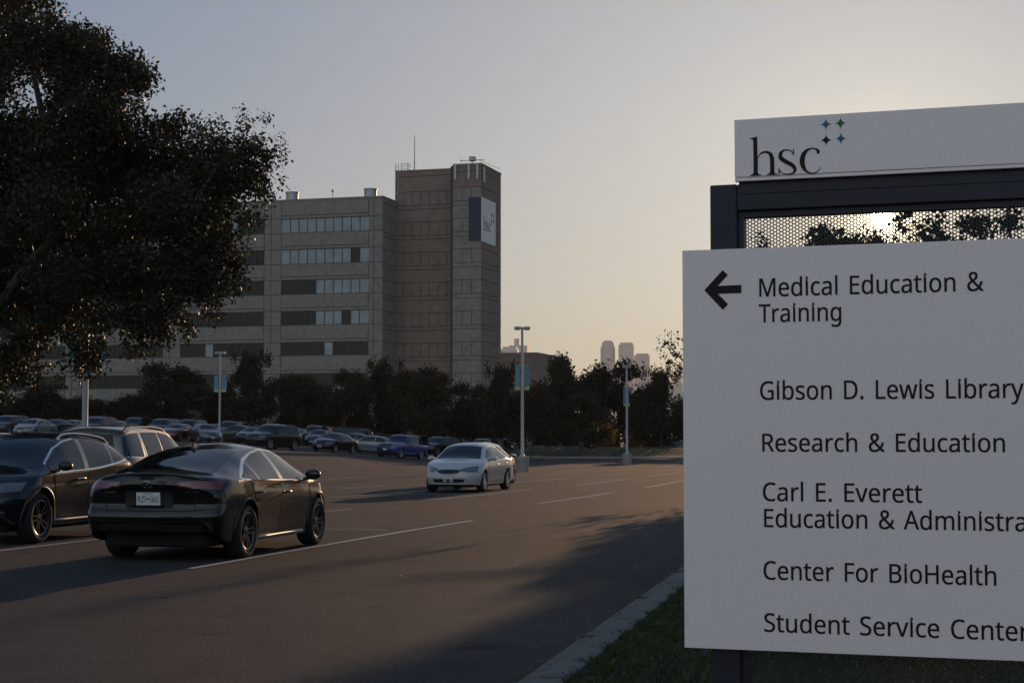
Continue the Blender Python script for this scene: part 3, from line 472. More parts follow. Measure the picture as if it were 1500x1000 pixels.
gc = [(559, 2744, 6), (562, 2751, 12), (557, 2760, 9), (546, 2765, 5.5), (532, 2766, 6), (515, 2758, 12), (502, 2741, 18), (497, 2717, 20), (502, 2692, 16), (515, 2674, 9), (533, 2666, 5), (551, 2668, 4), (564, 2678, 2.5), (572, 2691, 1.5)]
mm = lambda P_: [(a / 1000., b / 1000.) for a, b in P_]
mb = MB(); mb.prism(mm(gh), I4, .0004, .0016); mb.prism(mm(stroke(gs)), I4, .0004, .0016); mb.prism(mm(stroke(gc)), I4, .0004, .0018)
mb.prism(mm([(458, 2748), (464, 2741), (464, 2769), (461, 2767)]), I4, .0004, .0014); mb.prism(mm([(401, 2695), (401, 2667), (404, 2667), (408, 2682)]), I4, .0004, .0014)
mb.build('lettering', M['ink'], hdr)
for (cx, cy), mk in (((.594, 2.861), 'teal'), ((.652, 2.862), 'green'), ((.594, 2.797), 'ink'), ((.653, 2.800), 'teal')):
    pts = []
    for q in range(4):
        a0 = math.pi / 2 * q; tip = Vector((math.cos(a0), math.sin(a0))); nx = Vector((math.cos(a0 + math.pi / 2), math.sin(a0 + math.pi / 2)))
        for k in range(6):
            t = k / 6; c = (tip + nx); ang = math.pi / 2 * t
            pp = c - tip * math.sin(ang) - nx * math.cos(ang) if False else c + (-nx * math.cos(ang) - tip * math.sin(ang))
            pts.append((cx + .023 * pp.x, cy + .0255 * pp.y))
    mb = MB(); mb.prism(pts, I4, .0004, .0016); mb.build('star_mark', M[mk], hdr)

# ------------------------------------------------------------------ the medical building
TH = R(15.9); BU = Vector((math.cos(TH), -math.sin(TH), 0)); BW = Vector((math.sin(TH), math.cos(TH), 0)); BO = Vector((-25.04, 228., 0))
bld = empty('medical_building', BO, 0, 'seven storey concrete medical building with ribbon windows and a windowless stair tower', 'building')
bld.rotation_euler = (0, 0, -TH)
ROWS = [(29.28, 31.2), (25.05, 27.05), (20.95, 22.9), (16.8, 18.7), (12.7, 14.5), (8.5, 10.3), (3.6, 6.2)]
BAYS = [(-66.5, -54), (-51.5, -39), (-36.4, -23.95), (-21.3, -8.9), (-6.4, 6.16)]
JD, JW = .12, .075
mb = MB(); mb.box(-80, 8.1, JD, 30, 0, 33.4)       # the core behind the panels
mb.box(8.11, 20.84, 5.35 + JD, 12.1, 0, 37.6)
mb.box(16.6, 20.85, 3.0 + JD, 12.2, 0, 37.9)
core = mb.build('wall_core', M['joint'], bld)
wall = MB(); tower = MB()
def pf(m, a0, a1, b, z0, z1, mi=0): m.box(a0 + JW / 2, a1 - JW / 2, b, b + JD + .03, z0 + JW / 2, z1 - JW / 2, mi)            # a panel facing front
def ps(m, b0, b1, a, z0, z1, mi=0): m.box(a - JD - .03, a, b0 + JW / 2, b1 - JW / 2, z0 + JW / 2, z1 - JW / 2, mi)            # a panel facing right
zs = [0] + [z for r in reversed(ROWS) for z in r] + [33.6]
prev = -80
piers = []
for (a0, a1) in BAYS: piers.append((prev, a0)); prev = a1
piers.append((prev, 8.18))
for (a0, a1) in piers:
    for k in range(len(zs) - 1):
        z0, z1 = zs[k], zs[k + 1]
        w = a1 - a0; cuts = [a0, a1] if w < 3 else [a0] + list(np.arange(a0 + (w % 2.5), a1 - .5, 2.5))[1:] + [a1]
        if w < 3 and k: cuts = [a0, a0 + (.75 if a0 > 0 else w * .4), a1]
        for c0, c1 in zip(cuts[:-1], cuts[1:]): pf(wall, c0, c1, 0, z0, z1)
for (a0, a1) in BAYS:
    top = [33.6] + [r[0] for r in ROWS]; bot = [r[1] for r in ROWS] + [0]
    for z1, z0 in zip(top, bot):
        if z1 - z0 > 1.2: pf(wall, a0, a1, 0, z0, z0 + .42); pf(wall, a0, a1, -.03, z0 + .42, z1)
        else: pf(wall, a0, a1, 0, z0, z1)
bz = []
for r in reversed(ROWS): bz += [(r[0], r[1], True)]
def bands(zt):
    """(z0, z1, number of panels?) from bottom to top, the rhythm of the ribbon windows carried on"""
    out = []; z = 0
    for k in range(8):
        s0 = 4.3 + 4.12 * k
        if s0 + 1.8 > zt - 1: break
        out += [(z, s0 - .55, 0), (s0 - .55, s0, 0), (s0, s0 + 1.85, 1)]; z = s0 + 1.85
    out.append((z, zt - .7, 0)); out.append((zt - .7, zt, 0)); return out
for z0, z1, k in bands(33.6): ps(wall, .15, 5.35, 8.18, z0, z1, 0) if not k else [ps(wall, .15 + 1.3 * i, .15 + 1.3 * (i + 1), 8.18, z0, z1, 0) for i in range(4)]
def cream(z0): return 1 if z0 < 24 else 1
for z0, z1, k in bands(37.8):
    n = 7 if k else 1; w = (16.6 - 8.0) / n
    for i in range(n): pf(tower, 8.0 + w * i, 8.0 + w * (i + 1), 5.35, z0, z1, 0)
    n = 3 if k else 1; w = 4.0 / n
    for i in range(n): pf(tower, 16.95 + w * i, 16.95 + w * (i + 1), 3.0, z0, z1, 1 if z0 < 33.3 else 0)
    n = 6 if k else 1; w = (12.3 - 3.15) / n
    for i in range(n): ps(tower, 3.15 + w * i, 3.15 + w * (i + 1), 20.95, z0, z1, 0)
    n = 2 if k else 1; w = 2.2 / n
    for i in range(n): tower.box(16.95, 17.1, 3.16 + w * i, 3.16 + w * (i + 1) - JW, z0 + JW / 2, z1 - JW / 2, 1)
wall.box(-80, 8.2, -.05, .35, 33.6, 33.85); wall.box(7.85, 8.2, .36, 5.3, 33.6, 33.85)
tower.box(8.0, 16.93, 5.3, 5.7, 37.8, 38.0); tower.box(16.94, 21.0, 2.95, 3.3, 37.8, 38.15); tower.box(20.65, 21.0, 3.31, 12.3, 37.8, 38.15)
wall.build('wall', [M['conc']], bld); tower.build('stair_tower', [M['conc_red'], M['conc']], bld)
rnd = random.Random(4)
pat = {0: 'bbbbbbbbbb', 1: 'bbbbbbbbdb', 2: 'ddddbbbbbb', 3: 'ddddbbbdbb', 4: 'dddddbdddd'}  # b: sky reflection painted into the pane, d: plain dark glass
for bi, (a0, a1) in enumerate(BAYS):
    for ri, (z0, z1) in enumerate(ROWS):
        if bi < 3 and ri < 3: pass
        w = (a1 - a0) / 10; gm = MB(); fr = MB()
        for i in range(10):
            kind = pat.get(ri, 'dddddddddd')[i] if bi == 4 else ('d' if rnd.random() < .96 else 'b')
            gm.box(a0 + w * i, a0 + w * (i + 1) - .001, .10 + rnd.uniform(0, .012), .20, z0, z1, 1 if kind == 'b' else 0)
            if i: fr.box(a0 + w * i - .035, a0 + w * i + .035, .03, .099, z0 + .05, z1 - .05)
        fr.box(a0, a1, .02, .098, z0, z0 + .05); fr.box(a0, a1, .02, .098, z1 - .05, z1)
        wo = gm.build('window', [M['glass_dark'], M['glass_sky']], bld); fr.build('frame', M['winframe'], wo)
mb = MB(); mb.box(19.22, 20.955, 2.93, 2.998, 27.75, 33.6); mb.build('navy_banner', M['navy'], bld)
mb = MB(); mb.box(20.955, 21.02, 2.95, 9.45, 27.7, 33.6); bn = mb.build('pale_banner', M['cream'], bld)
BT = Matrix(((0, 0, 1, 21.02), (1, 0, 0, 2.95), (0, 1, 0, 27.7), (0, 0, 0, 1)))
mb = MB()
sc_ = lambda poly, s, ox, oy: [((a - .284) * s + ox, (b - 2.667) * s + oy) for a, b in poly]
for poly in (mm(gh), mm(stroke(gs)), mm(stroke(gc))): mb.prism(sc_(poly, 12, .8, 1.6), BT, .002, .03)
for (cx, cy) in ((4.6, 4.05), (5.5, 4.05), (4.6, 3.2), (5.5, 3.2)): mb.prism([(cx - .38, cy), (cx - .1, cy + .1), (cx, cy + .38), (cx + .1, cy + .1), (cx + .38, cy), (cx + .1, cy - .1), (cx, cy - .38), (cx - .1, cy - .1)], BT, .002, .03)
mb.build('lettering', M['sign_dark'], bn)
for a in (-5.4, 5.95):
    mb = MB(); T = Matrix.Translation((a, 1.2, 33.4)); mb.lathe([(.9, 0), (.9, .5), (.84, .5), (.84, 1.45), (.92, 1.45), (.92, 1.62), (0.02, 1.66)], 20, T); mb.build('roof_vent', M['metal'], bld, 30)
mb = MB(); mb.tube([(.2, 2, 33.5), (.2, 2, 35.0)], .05); mb.lathe([(.02, 0), (.2, .05), (.2, .25), (.02, .4)], 10, Matrix.Translation((.2, 2, 34.9))); mb.build('roof_beacon', M['metal'], bld)
mb = MB(); mb.tube([(10.3, 6.6, 37.6), (10.3, 6.6, 43.0)], [.09, .03], 6)
for z in (39.2, 40.6, 41.6, 42.3): mb.tube([(10.15, 6.6, z), (10.45, 6.6, z)], .03, 5)
mb.build('antenna_mast', M['metal'], bld)
mb = MB()
for a in (8.15, 8.45, 8.75, 9.0, 9.9, 10.0):
    pass
for a in (8.05, 8.45): mb.tube([(a, 5.2, 33.8), (a, 5.2, 39.0)], .045, 6)
for z in np.arange(34, 38.9, .45): mb.tube([(8.05, 5.2, z), (8.45, 5.2, z)], .025, 5)
for a in (8.75, 9.7): mb.tube([(a, 5.6, 37.8), (a, 5.6, 38.95)], .05, 6)
for z in (38.2, 38.6, 38.92): mb.tube([(8.75, 5.6, z), (9.55, 5.6, z), (9.75, 5.9, z), (9.75, 6.6, z)], .04, 6)
mb.build('roof_ladder', M['metal'], bld)
for a in (17.35, 19.25, 20.45):
    mb = MB(); mb.box(a - .17, a + .17, 2.72, 2.94, 36.0, 38.1, bev=.04); mb.tube([(a, 2.85, 35.7), (a, 2.85, 38.2)], .04, 6); mb.box(a - .05, a + .05, 2.9, 3.05, 36.6, 36.8); mb.build('antenna_panel', M['metal'], bld)
mb = MB(); mb.box(21.06, 21.28, 3.4, 3.75, 35.6, 37.7, bev=.04); mb.box(20.9, 21.1, 3.5, 3.65, 36.5, 36.7); mb.build('antenna_panel', M['metal'], bld)
mb = MB(); mb.tube([(17.6, 4.2, 38.75), (21.0, 4.2, 38.75)], .05, 6); mb.tube([(19.3, 4.2, 37.9), (19.3, 4.2, 39.3)], .07, 6); mb.box(18.9, 19.75, 3.9, 4.5, 38.6, 39.25, bev=.08); mb.tube([(17.75, 4.2, 38.5), (17.75, 4.2, 39.1)], .03, 5)
mb.tube([(20.2, 4.2, 38.75), (20.9, 6, 38.5), (21.6, 9.5, 38.3)], .03, 5); mb.build('antenna_array', M['metal'], bld)
for (a, zt) in ((-22.6, 3.4), (-7.65, 3.4)):
    mb = MB(); mb.box(a - 1.0, a + 1.0, -3.2, -1.6, .5, 6.6, bev=.05); mb.build('entrance_pier', M['conc'], bld)
# low brick wing beyond the tower
lw = empty('low_brick_building', (-1.8, 300, 0), 0, 'low flat roofed brown building peeking out beside the foot of the tall tower', 'building'); lw.rotation_euler = (0, 0, -TH)
mb = MB(); mb.box(-14, 6.4, 0, 20, 0, 16.2); mb.build('wall', M['conc_red'], lw)
mb = MB(); mb.box(-14.05, 6.45, -.06, 20.05, 16.2, 16.65); mb.build('parapet', M['conc_red'], lw)

# ------------------------------------------------------------------ downtown on the horizon
def skyscraper(px0, px1, py, D, m, label, style):
    D = D * 1.5
    x0, x1 = gx(px0, D), gx(px1, D); h = (642 - py) / 2500. * D; w = x1 - x0
    r = empty('skyscraper', ((x0 + x1) / 2, D, 0), R(-8), label, 'skyscraper', 'downtown towers on the horizon')
    mb = MB(); hw = w / 2 * .93
    if style == 'step':
        mb.box(-hw, hw, -hw * .7, hw * .7, 0, h * .8); mb.box(-hw * .75, hw, -hw * .68, hw * .68, h * .8, h * .93); mb.box(-hw * .3, hw * .2, -hw * .4, hw * .4, h * .93, h)
    elif style == 'round':
        mb.lathe([(hw, 0), (hw, h * .93), (hw * .88, h * .935), (hw * .80, h * .975), (hw * .5, h), (.1, h)], 12)
    elif style == 'stair':
        for k in range(6): mb.box(-hw + 2 * hw * k / 6, hw - hw * .1 * k, -hw * .5, hw * .5, 0 if k == 0 else h * (.4 + .12 * (k - 1)), h * (.4 + .12 * k))
    else:
        mb.box(-hw, hw, -hw * .8, hw * .8, 0, h * .975); mb.box(-hw * .8, hw * .85, -hw * .6, hw * .6, h * .975, h)
    mb.build('tower_wall', m, r)
    mb = MB()
    for k in range(1, int(h / 9)):
        if style == 'round': break
        if style == 'stair': break
        mb.box(-hw - .25, hw + .25, -hw * .8 - .25, -hw * .8 + .2, k * 9., k * 9. + 4)
    if mb.v and style == 'flat': mb.build('window_band', M['towerglass'], r)
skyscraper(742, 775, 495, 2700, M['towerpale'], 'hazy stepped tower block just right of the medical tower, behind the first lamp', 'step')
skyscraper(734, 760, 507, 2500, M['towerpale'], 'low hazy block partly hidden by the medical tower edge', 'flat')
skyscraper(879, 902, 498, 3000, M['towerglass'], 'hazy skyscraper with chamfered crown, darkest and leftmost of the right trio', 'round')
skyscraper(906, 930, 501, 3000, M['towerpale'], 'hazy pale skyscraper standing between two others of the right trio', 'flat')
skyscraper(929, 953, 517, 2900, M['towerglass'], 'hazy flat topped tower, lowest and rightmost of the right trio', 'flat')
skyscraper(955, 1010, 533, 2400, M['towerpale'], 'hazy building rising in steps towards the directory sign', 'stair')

# ------------------------------------------------------------------ trees
def rot_frames(n, rs):
    """n random orthonormal pairs (long axis, side axis)"""
    a = rs.normal(size=(n, 3)); a /= np.linalg.norm(a, axis=1)[:, None]; b = rs.normal(size=(n, 3)); b -= a * (a * b).sum(1)[:, None]; b /= np.linalg.norm(b, axis=1)[:, None]
    return a, b
def leaf_quads(C, size, rs, droop=.25, jitter=.35):
    n = len(C); a, b = rot_frames(n, rs); a[:, 2] -= droop; a /= np.linalg.norm(a, axis=1)[:, None]; b -= a * (a * b).sum(1)[:, None]; b /= np.linalg.norm(b, axis=1)[:, None] + 1e-9
    L = size * (1 + jitter * rs.normal(size=(n, 1))).clip(.4, 1.8); W = L * .55
    return np.stack([C, C + a * L * .5 + b * W * .5, C + a * L, C + a * L * .5 - b * W * .5], 1)
def blob_points(clusters, per, rs, twig=6, spread=.13, holes=.35, freq=1.6, shell=.45):
    """leaf positions in ellipsoids, thinned by a lumpy field so that gaps and clumps form"""
    out = []
    for (x, y, z, rx, ry, rz) in clusters:
        n = max(4, int(per * (rx * ry * rz) ** (2 / 3.)))
        d = rs.normal(size=(n, 3)); d /= np.linalg.norm(d, axis=1)[:, None]
        r = (shell + (1 - shell) * rs.random(n) ** .6)[:, None] * (1 + .16 * np.sin(d[:, :1] * 7 + x) * np.cos(d[:, 2:] * 6 + z) + .10 * rs.normal(size=(n, 1)))
        p = np.array([x, y, z]) + d * r * np.array([rx, ry, rz])
        f = np.sin(p[:, 0] * freq + 1.3 * np.sin(p[:, 2] * freq * .7)) * np.sin(p[:, 1] * freq * 1.1 + 2) * np.sin(p[:, 2] * freq * 1.2 + .6 * np.sin(p[:, 0] * freq)) + .35 * rs.normal(size=n)
        p = p[f > -.9 + holes]
        out.append(p)
    p = np.concatenate(out); q = np.repeat(p, twig, 0); return q + rs.normal(size=q.shape) * spread
def crown(name, clusters, per, size, m, parent, seed, **k):
    rs = np.random.RandomState(seed); C = blob_points(clusters, per, rs, **k); return quads_mesh(name, leaf_quads(C, size, rs), m, parent)

# the big live oak on the left: its trunk stands just outside the frame
OD = 38.
def P3(px, py, y): return (gx(px, y), y, CAMZ + (642 - py) / 2500. * y)
ob = (gx(-120, 40), 40., gz(gx(-120, 40), 40)); oak = empty('oak_tree', ob, 0, 'huge spreading oak at the left edge with golden backlit leaves', 'tree')
rs = np.random.RandomState(7)
# (column, row, width, height in the picture, depth): crown masses, each given a real place and a real depth of its own
OC = [(-60, -70, 130, 120, 39), (20, 10, 75, 75, 38), (60, 70, 70, 60, 37), (100, 60, 62, 58, 38.5), (140, 85, 50, 48, 37.5), (175, 120, 40, 40, 37), (120, 140, 70, 60, 36.5), (40, 170, 90, 80, 36),
      (160, 190, 60, 55, 37), (215, 230, 62, 50, 37), (120, 260, 95, 80, 36), (20, 290, 110, 95, 37), (270, 215, 45, 42, 38), (300, 250, 60, 62, 37), (330, 222, 42, 40, 37.5), (360, 242, 34, 46, 38),
      (335, 285, 42, 40, 36.5), (250, 310, 85, 65, 36), (318, 335, 50, 46, 36.5), (330, 380, 30, 38, 36.5), (285, 385, 60, 55, 36), (200, 390, 85, 60, 35.5), (110, 400, 95, 62, 35.5), (20, 410, 85, 55, 38),
      (288, 432, 38, 32, 36), (240, 455, 50, 34, 35.5), (170, 465, 52, 36, 35.5), (100, 480, 50, 42, 36), (115, 515, 26, 34, 36.5), (40, 500, 50, 44, 37), (15, 530, 36, 30, 37), (-80, 200, 120, 120, 37), (-90, 380, 120, 100, 38), (-30, 560, 60, 40, 40),
      (70, 330, 100, 70, 40.5), (190, 300, 100, 70, 40.5), (280, 270, 70, 55, 40.5), (60, 220, 100, 70, 41), (-10, 100, 90, 90, 41), (130, 430, 100, 50, 40), (250, 410, 70, 45, 39.5)]
cl = []
for (px, py, w, h, d) in OC:
    x, y, z = P3(px, py, d); sx = w / 2500. * d; sz = h / 2500. * d
    for k in range(5):
        u = rs.normal(size=3) * .42; cl.append((x + u[0] * sx, y + u[1] * sx * 1.5, z + u[2] * sz, sx * rs.uniform(.38, .6), sx * rs.uniform(.5, .8), sz * rs.uniform(.38, .6)))
cl = [(x - ob[0], y - ob[1], z - ob[2], a, b, c) for x, y, z, a, b, c in cl]
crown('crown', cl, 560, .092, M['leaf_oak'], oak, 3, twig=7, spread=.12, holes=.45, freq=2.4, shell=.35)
tips = [(170, 95, 38), (198, 110, 37), (195, 140, 37), (283, 185, 38), (363, 182, 38), (388, 215, 38), (390, 235, 38), (383, 265, 38), (370, 315, 37), (343, 425, 36.5), (308, 462, 36), (75, 15, 38), (140, 45, 38), (246, 180, 37.5), (318, 190, 37.5), (108, 545, 36.5), (200, 505, 35.5), (240, 492, 35.5), (278, 482, 36), (50, 548, 37), (10, 560, 37), (225, 178, 37), (373, 285, 37.5), (338, 400, 36.5)]
sp = []
for px, py, d in tips:
    for k in range(5):
        x, y, z = P3(px + rs.normal() * 9, py + rs.normal() * 9, d + rs.normal() * .4); sp.append((x - ob[0], y - ob[1], z - ob[2], .13, .16, .13))
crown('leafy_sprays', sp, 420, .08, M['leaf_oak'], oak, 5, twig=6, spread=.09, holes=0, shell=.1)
mb = MB(); loc = lambda px, py, d: tuple(np.array(P3(px, py, d)) - np.array(ob))
mb.tube([(0, 0, -.2), (.1, 0, .7), (.25, 0, 1.7), (.3, -.1, 2.6)], [.55, .42, .37, .34], 12)
for path, r0 in (([(-100, 560, 40), (-20, 475, 39.5), (40, 455, 39), (110, 400, 38), (200, 340, 37.5), (300, 290, 37.5), (370, 250, 38)], .24), ([(-100, 540, 40), (-60, 420, 39), (0, 300, 38.5), (60, 180, 38), (110, 90, 38), (150, 70, 38)], .26),
                 ([(-20, 475, 39.5), (30, 400, 37), (90, 330, 36.5), (150, 260, 37), (180, 190, 37)], .15), ([(-60, 545, 40), (0, 545, 39), (40, 510, 38), (75, 470, 37.5), (160, 440, 36.5), (250, 430, 36)], .15), ([(-60, 420, 39), (-60, 250, 39), (-30, 60, 39), (20, -20, 39)], .2),
                 ([(110, 400, 38), (190, 390, 37), (270, 380, 36.5), (335, 370, 36.5)], .09), ([(60, 180, 38), (40, 100, 38), (45, 30, 38)], .09), ([(200, 340, 37.5), (230, 260, 37.5), (280, 210, 38), (320, 195, 38)], .07)):
    pts = [loc(*p) for p in path]; mb.tube(pts, [r0 * (1 - .85 * i / (len(pts) - 1)) for i in range(len(pts))], 8)
mb.build('trunk', M['bark'], oak, 60)

# the tree behind the sign: its crown shows through the screen and it throws the long shade over the tarmac
def tree_at(x, y, label, clusters, per, size, m, seed, trunk, group=None, name='tree', kw={}):
    z = gz(x, y); t = empty(name, (x, y, z), 0, label, 'tree', group)
    crown('crown', clusters, per, size, m, t, seed, **kw)
    mb = MB()
    for pts, rad in trunk: mb.tube(pts, rad, 8)
    mb.build('trunk', M['bark'], t, 60); return t
rs = np.random.RandomState(11); cl = []
bt = (gx(1262, 47), 47.)
for px, py, w, h, d in [(1196, 430, 28, 45, 47), (1225, 480, 55, 90, 47), (1255, 420, 70, 75, 47), (1212, 366, 24, 30, 47), (1262, 394, 42, 34, 47), (1310, 390, 40, 36, 48), (1212, 345, 16, 14, 47), (1275, 480, 80, 100, 48), (1340, 470, 90, 110, 48), (1430, 480, 70, 110, 48), (1345, 350, 20, 26, 47), (1380, 345, 16, 30, 47), (1180, 545, 42, 42, 49), (1215, 540, 60, 60, 49), (1300, 520, 80, 70, 46), (1400, 540, 80, 80, 46), (1165, 605, 50, 45, 46), (1240, 610, 80, 60, 47), (1330, 600, 80, 60, 48), (1440, 590, 60, 80, 48), (1120, 358, 10, 10, 47), (1150, 385, 20, 18, 47), (1430, 330, 20, 22, 47), (1478, 318, 14, 26, 47)]:
    x, y, z = P3(px, py, d); sx = w / 2500. * d; sz = h / 2500. * d
    for k in range(4):
        u = rs.normal(size=3) * .4; cl.append((x - bt[0] + u[0] * sx, y - bt[1] + u[1] * sx * 1.6, z - gz(*bt) + u[2] * sz, sx * rs.uniform(.4, .65), sx * rs.uniform(.5, .9), sz * rs.uniform(.4, .65)))
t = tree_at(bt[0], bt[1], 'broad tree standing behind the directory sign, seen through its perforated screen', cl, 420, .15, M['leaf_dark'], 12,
        [([(0, 0, -.2), (.05, 0, 1), (0, .1, 2.5), (.1, 0, 4.2), (0, 0, 5.8)], [.28, .22, .19, .13, .04]), ([(0, .1, 2.2), (-1, 0, 3.2), (-2.3, 0, 3.8), (-3.6, 0, 3.9)], [.13, .1, .06, .03]), ([(0, .1, 2.4), (1.1, .3, 3.4), (2.6, .3, 4.2)], [.13, .1, .04])], kw=dict(holes=.35, freq=2.))
sk = []
for px, py, w, h, d in [(1080, 592, 26, 26, 47), (1128, 575, 40, 36, 47), (1095, 610, 40, 30, 45), (1050, 622, 40, 24, 46)]:
    x, y, z = P3(px, py, d); sx = w / 2500. * d; sz = h / 2500. * d
    for k in range(5):
        u = rs.normal(size=3) * .6; sk.append((x - bt[0] + u[0] * sx, y - bt[1] + u[1] * sx * 2.5, z - gz(*bt) + u[2] * sz, sx * rs.uniform(.25, .5), sx * rs.uniform(.3, .6), sz * rs.uniform(.25, .5)))
crown('lower_boughs', sk, 170, .13, M['leaf_dark'], t, 14, twig=6, spread=.16, holes=.5, freq=2.2)
sp = []
for px, py in [(978, 492), (984, 505), (975, 512), (988, 520), (992, 535), (982, 530), (996, 548), (970, 498), (990, 496), (998, 515)]:
    x, y, z = P3(px, py, 46.5); sp.append((x - bt[0], y - bt[1], z - gz(*bt), .16, .2, .14))
crown('leafy_sprays', sp, 260, .095, M['leaf_dark'], t, 13, twig=3, spread=.10, holes=0, shell=.1)
mb = MB()
for a, b in (((1030, 560), (975, 500)), ((1030, 560), (985, 530))): mb.tube([np.array(P3(*a, 46.5)) - np.array([bt[0], bt[1], gz(*bt)]), np.array(P3(*b, 46.5)) - np.array([bt[0], bt[1], gz(*bt)])], [.04, .012], 5)
mb.build('branch', M['bark'], t)

# rows of trees between the car park and the buildings: three crowns, then copies
def proto(seed, m, spiky=False, n=26):
    rs = np.random.RandomState(seed); cl = []
    for k in range(n):
        a = rs.uniform(0, 6.28); r = rs.random() ** .6; z = rs.uniform(.28, .95); w = math.sqrt(max(.05, 1 - ((z - .52) / .5) ** 2))
        cl.append((math.cos(a) * r * w * 3.4, math.sin(a) * r * w * 3.4, z * 8, rs.uniform(.7, 1.25), rs.uniform(.7, 1.25), rs.uniform(.55, 1.0)))
    if spiky:
        for k in range(16): a = rs.uniform(0, 6.28); r = rs.uniform(0, 2.6); cl.append((math.cos(a) * r, math.sin(a) * r, 8.1 + rs.uniform(-.7, .75), .28, .28, .55))
    t = empty('tree', (0, 0, 0)); crown('crown', cl, 190, .27, m, t, seed, twig=5, spread=.24, holes=.2, freq=1.3, shell=.3)
    mb = MB(); mb.tube([(0, 0, -.3), (.05, 0, 1.2), (0, .1, 2.4), (.1, 0, 4.5), (0, 0, 6.5)], [.26, .2, .17, .12, .04], 8)
    for k in range(5): a = k * 1.26 + seed; mb.tube([(0, .1, 1.9 + .2 * k), (math.cos(a) * 1.0, math.sin(a) * 1.0, 3.2 + .2 * k), (math.cos(a) * 2.3, math.sin(a) * 2.3, 4.6 + .2 * k)], [.11, .08, .03], 6)
    mb.build('trunk', M['bark'], t, 60); return t
PROT = [proto(21, M['leaf_dark']), proto(22, M['leaf_dark'], True), proto(23, M['leaf_olive'])]
used = set()
def plant(k, px, D, top, half, label, group='trees between the car park and the building'):
    x = gx(px, D); z = gz(x, D); h = CAMZ + (642 - top) / 2500. * D - z; w = half / 2500. * D
    o = PROT[k] if k not in used else copy_tree(PROT[k]); used.add(k)
    o.location = (x, D, z - .05); o.rotation_euler = (0, 0, random.Random(px).uniform(0, 6.28)); o.scale = (w / 3.9, w / 3.9, h / 8.6)
    tag(o, label, 'tree', group); return o
PL = [(0, -30, 168, 548, 60, 'dark tree at the far left edge beneath the hanging oak boughs'), (1, 60, 172, 566, 55, 'low dark tree left of the thick lamp pole, under the oak'), (2, 120, 176, 580, 40, 'low dark bush tree behind the thick lamp pole'), (0, 250, 172, 528, 72, 'wide rounded dark tree left of the bannered lamp, hiding the lower windows'),
      (1, 368, 168, 522, 46, 'spiky topped dark tree just right of the lamp with square teal banners'), (2, 440, 170, 545, 52, 'low rounded tree under the narrow blank pier of the building'), (0, 505, 168, 538, 44, 'mid height dark tree below the right end of the ribbon windows'), (1, 560, 172, 533, 40, 'pointed dark tree in front of the stair tower, left one'), (2, 625, 166, 532, 58, 'broad olive tree in front of the stair tower foot'),
      (0, 690, 168, 556, 46, 'low dark tree at the right foot of the stair tower'), (1, 738, 160, 541, 42, 'tree directly left of the nearest tall lamp post'), (0, 812, 185, 514, 52, 'tallest ragged tree right of the nearest tall lamp post'), (2, 780, 158, 560, 50, 'lower olive tree right behind the nearest lamp banner'),
      (0, 905, 178, 525, 70, 'wide domed tree behind the farther lamp post'), (1, 968, 172, 545, 45, 'tree with ragged top beside the left edge of the sign'), (2, 850, 160, 572, 46, 'smaller olive tree in front of the domed tree'), (0, 1030, 170, 560, 50, 'dark tree whose crown runs behind the left edge of the sign'), (1, 1110, 176, 575, 60, 'dark tree behind the sign panel'),
      (2, 470, 182, 560, 60, 'dark tree in the second row under the ribbon windows'), (0, 325, 182, 565, 50, 'dark tree in the second row beneath the pier'), (1, 190, 180, 585, 46, 'dark tree in the second row near the entrance'), (0, 590, 180, 560, 55, 'dark tree in the second row beneath the stair tower')]
for k, px, D, top, half, lb in PL: plant(k, px, D, top, half, lb)
for k, (x, y, h, w, lb) in enumerate(((-16, -34, 11, 7, 'broad unseen tree added behind the photographer, left one'), (2, -40, 12, 8, 'broad unseen tree added behind the photographer, middle one'), (19, -36, 10, 7, 'broad unseen tree added behind the photographer, right one'), (-34, -44, 12, 8, 'broad unseen tree added behind the photographer, far left one'))):
    o = copy_tree(PROT[k % 3]); o.location = (x, y, gz(x, y) - .05); o.rotation_euler = (0, 0, k * 2.); o.scale = (w / 3.9, w / 3.9, h / 8.6); tag(o, lb, 'tree', 'unseen trees added behind the photographer')  # out of view, added to darken the reflections in the cars
# sunlit shrubs on the mound at the far right, and low planting under the trees
def shrub(px, D, w, h, m, seed, label, group='shrubs on the far mound'):
    x = gx(px, D); z = gz(x, D) + .8; r = empty('shrub', (x, D, z), 0, label, 'shrub', group); rs = np.random.RandomState(seed)
    cl = [(rs.normal() * w * .35, rs.normal() * w * .3, h * rs.uniform(.3, .8), w * .35, w * .35, h * .3) for k in range(8)]
    crown('foliage', cl, 90, .22, m, r, seed, twig=4, spread=.16, holes=.3, freq=1.8)
    mb = MB()
    for k in range(4): mb.tube([(0, 0, -.3), (rs.normal() * w * .25, rs.normal() * w * .2, h * .7)], [.06, .02], 5)
    mb.build('stem', M['bark'], r)
shrub(862, 176, 1.6, 3.4, M['leaf_gold'], 31, 'golden sunlit shrub left of the farther lamp post'); shrub(895, 178, 1.1, 2.3, M['leaf_gold'], 32, 'small golden shrub between two trunks'); shrub(930, 174, 1.3, 1.9, M['leaf_rust'], 33, 'rust coloured shrub right of the farther lamp post')
shrub(884, 180, 1.0, 3.2, M['leaf_rust'], 34, 'tall rust shrub behind the golden ones'); shrub(975, 178, 1.2, 1.8, M['leaf_olive'], 35, 'olive shrub beside the small parked white car')
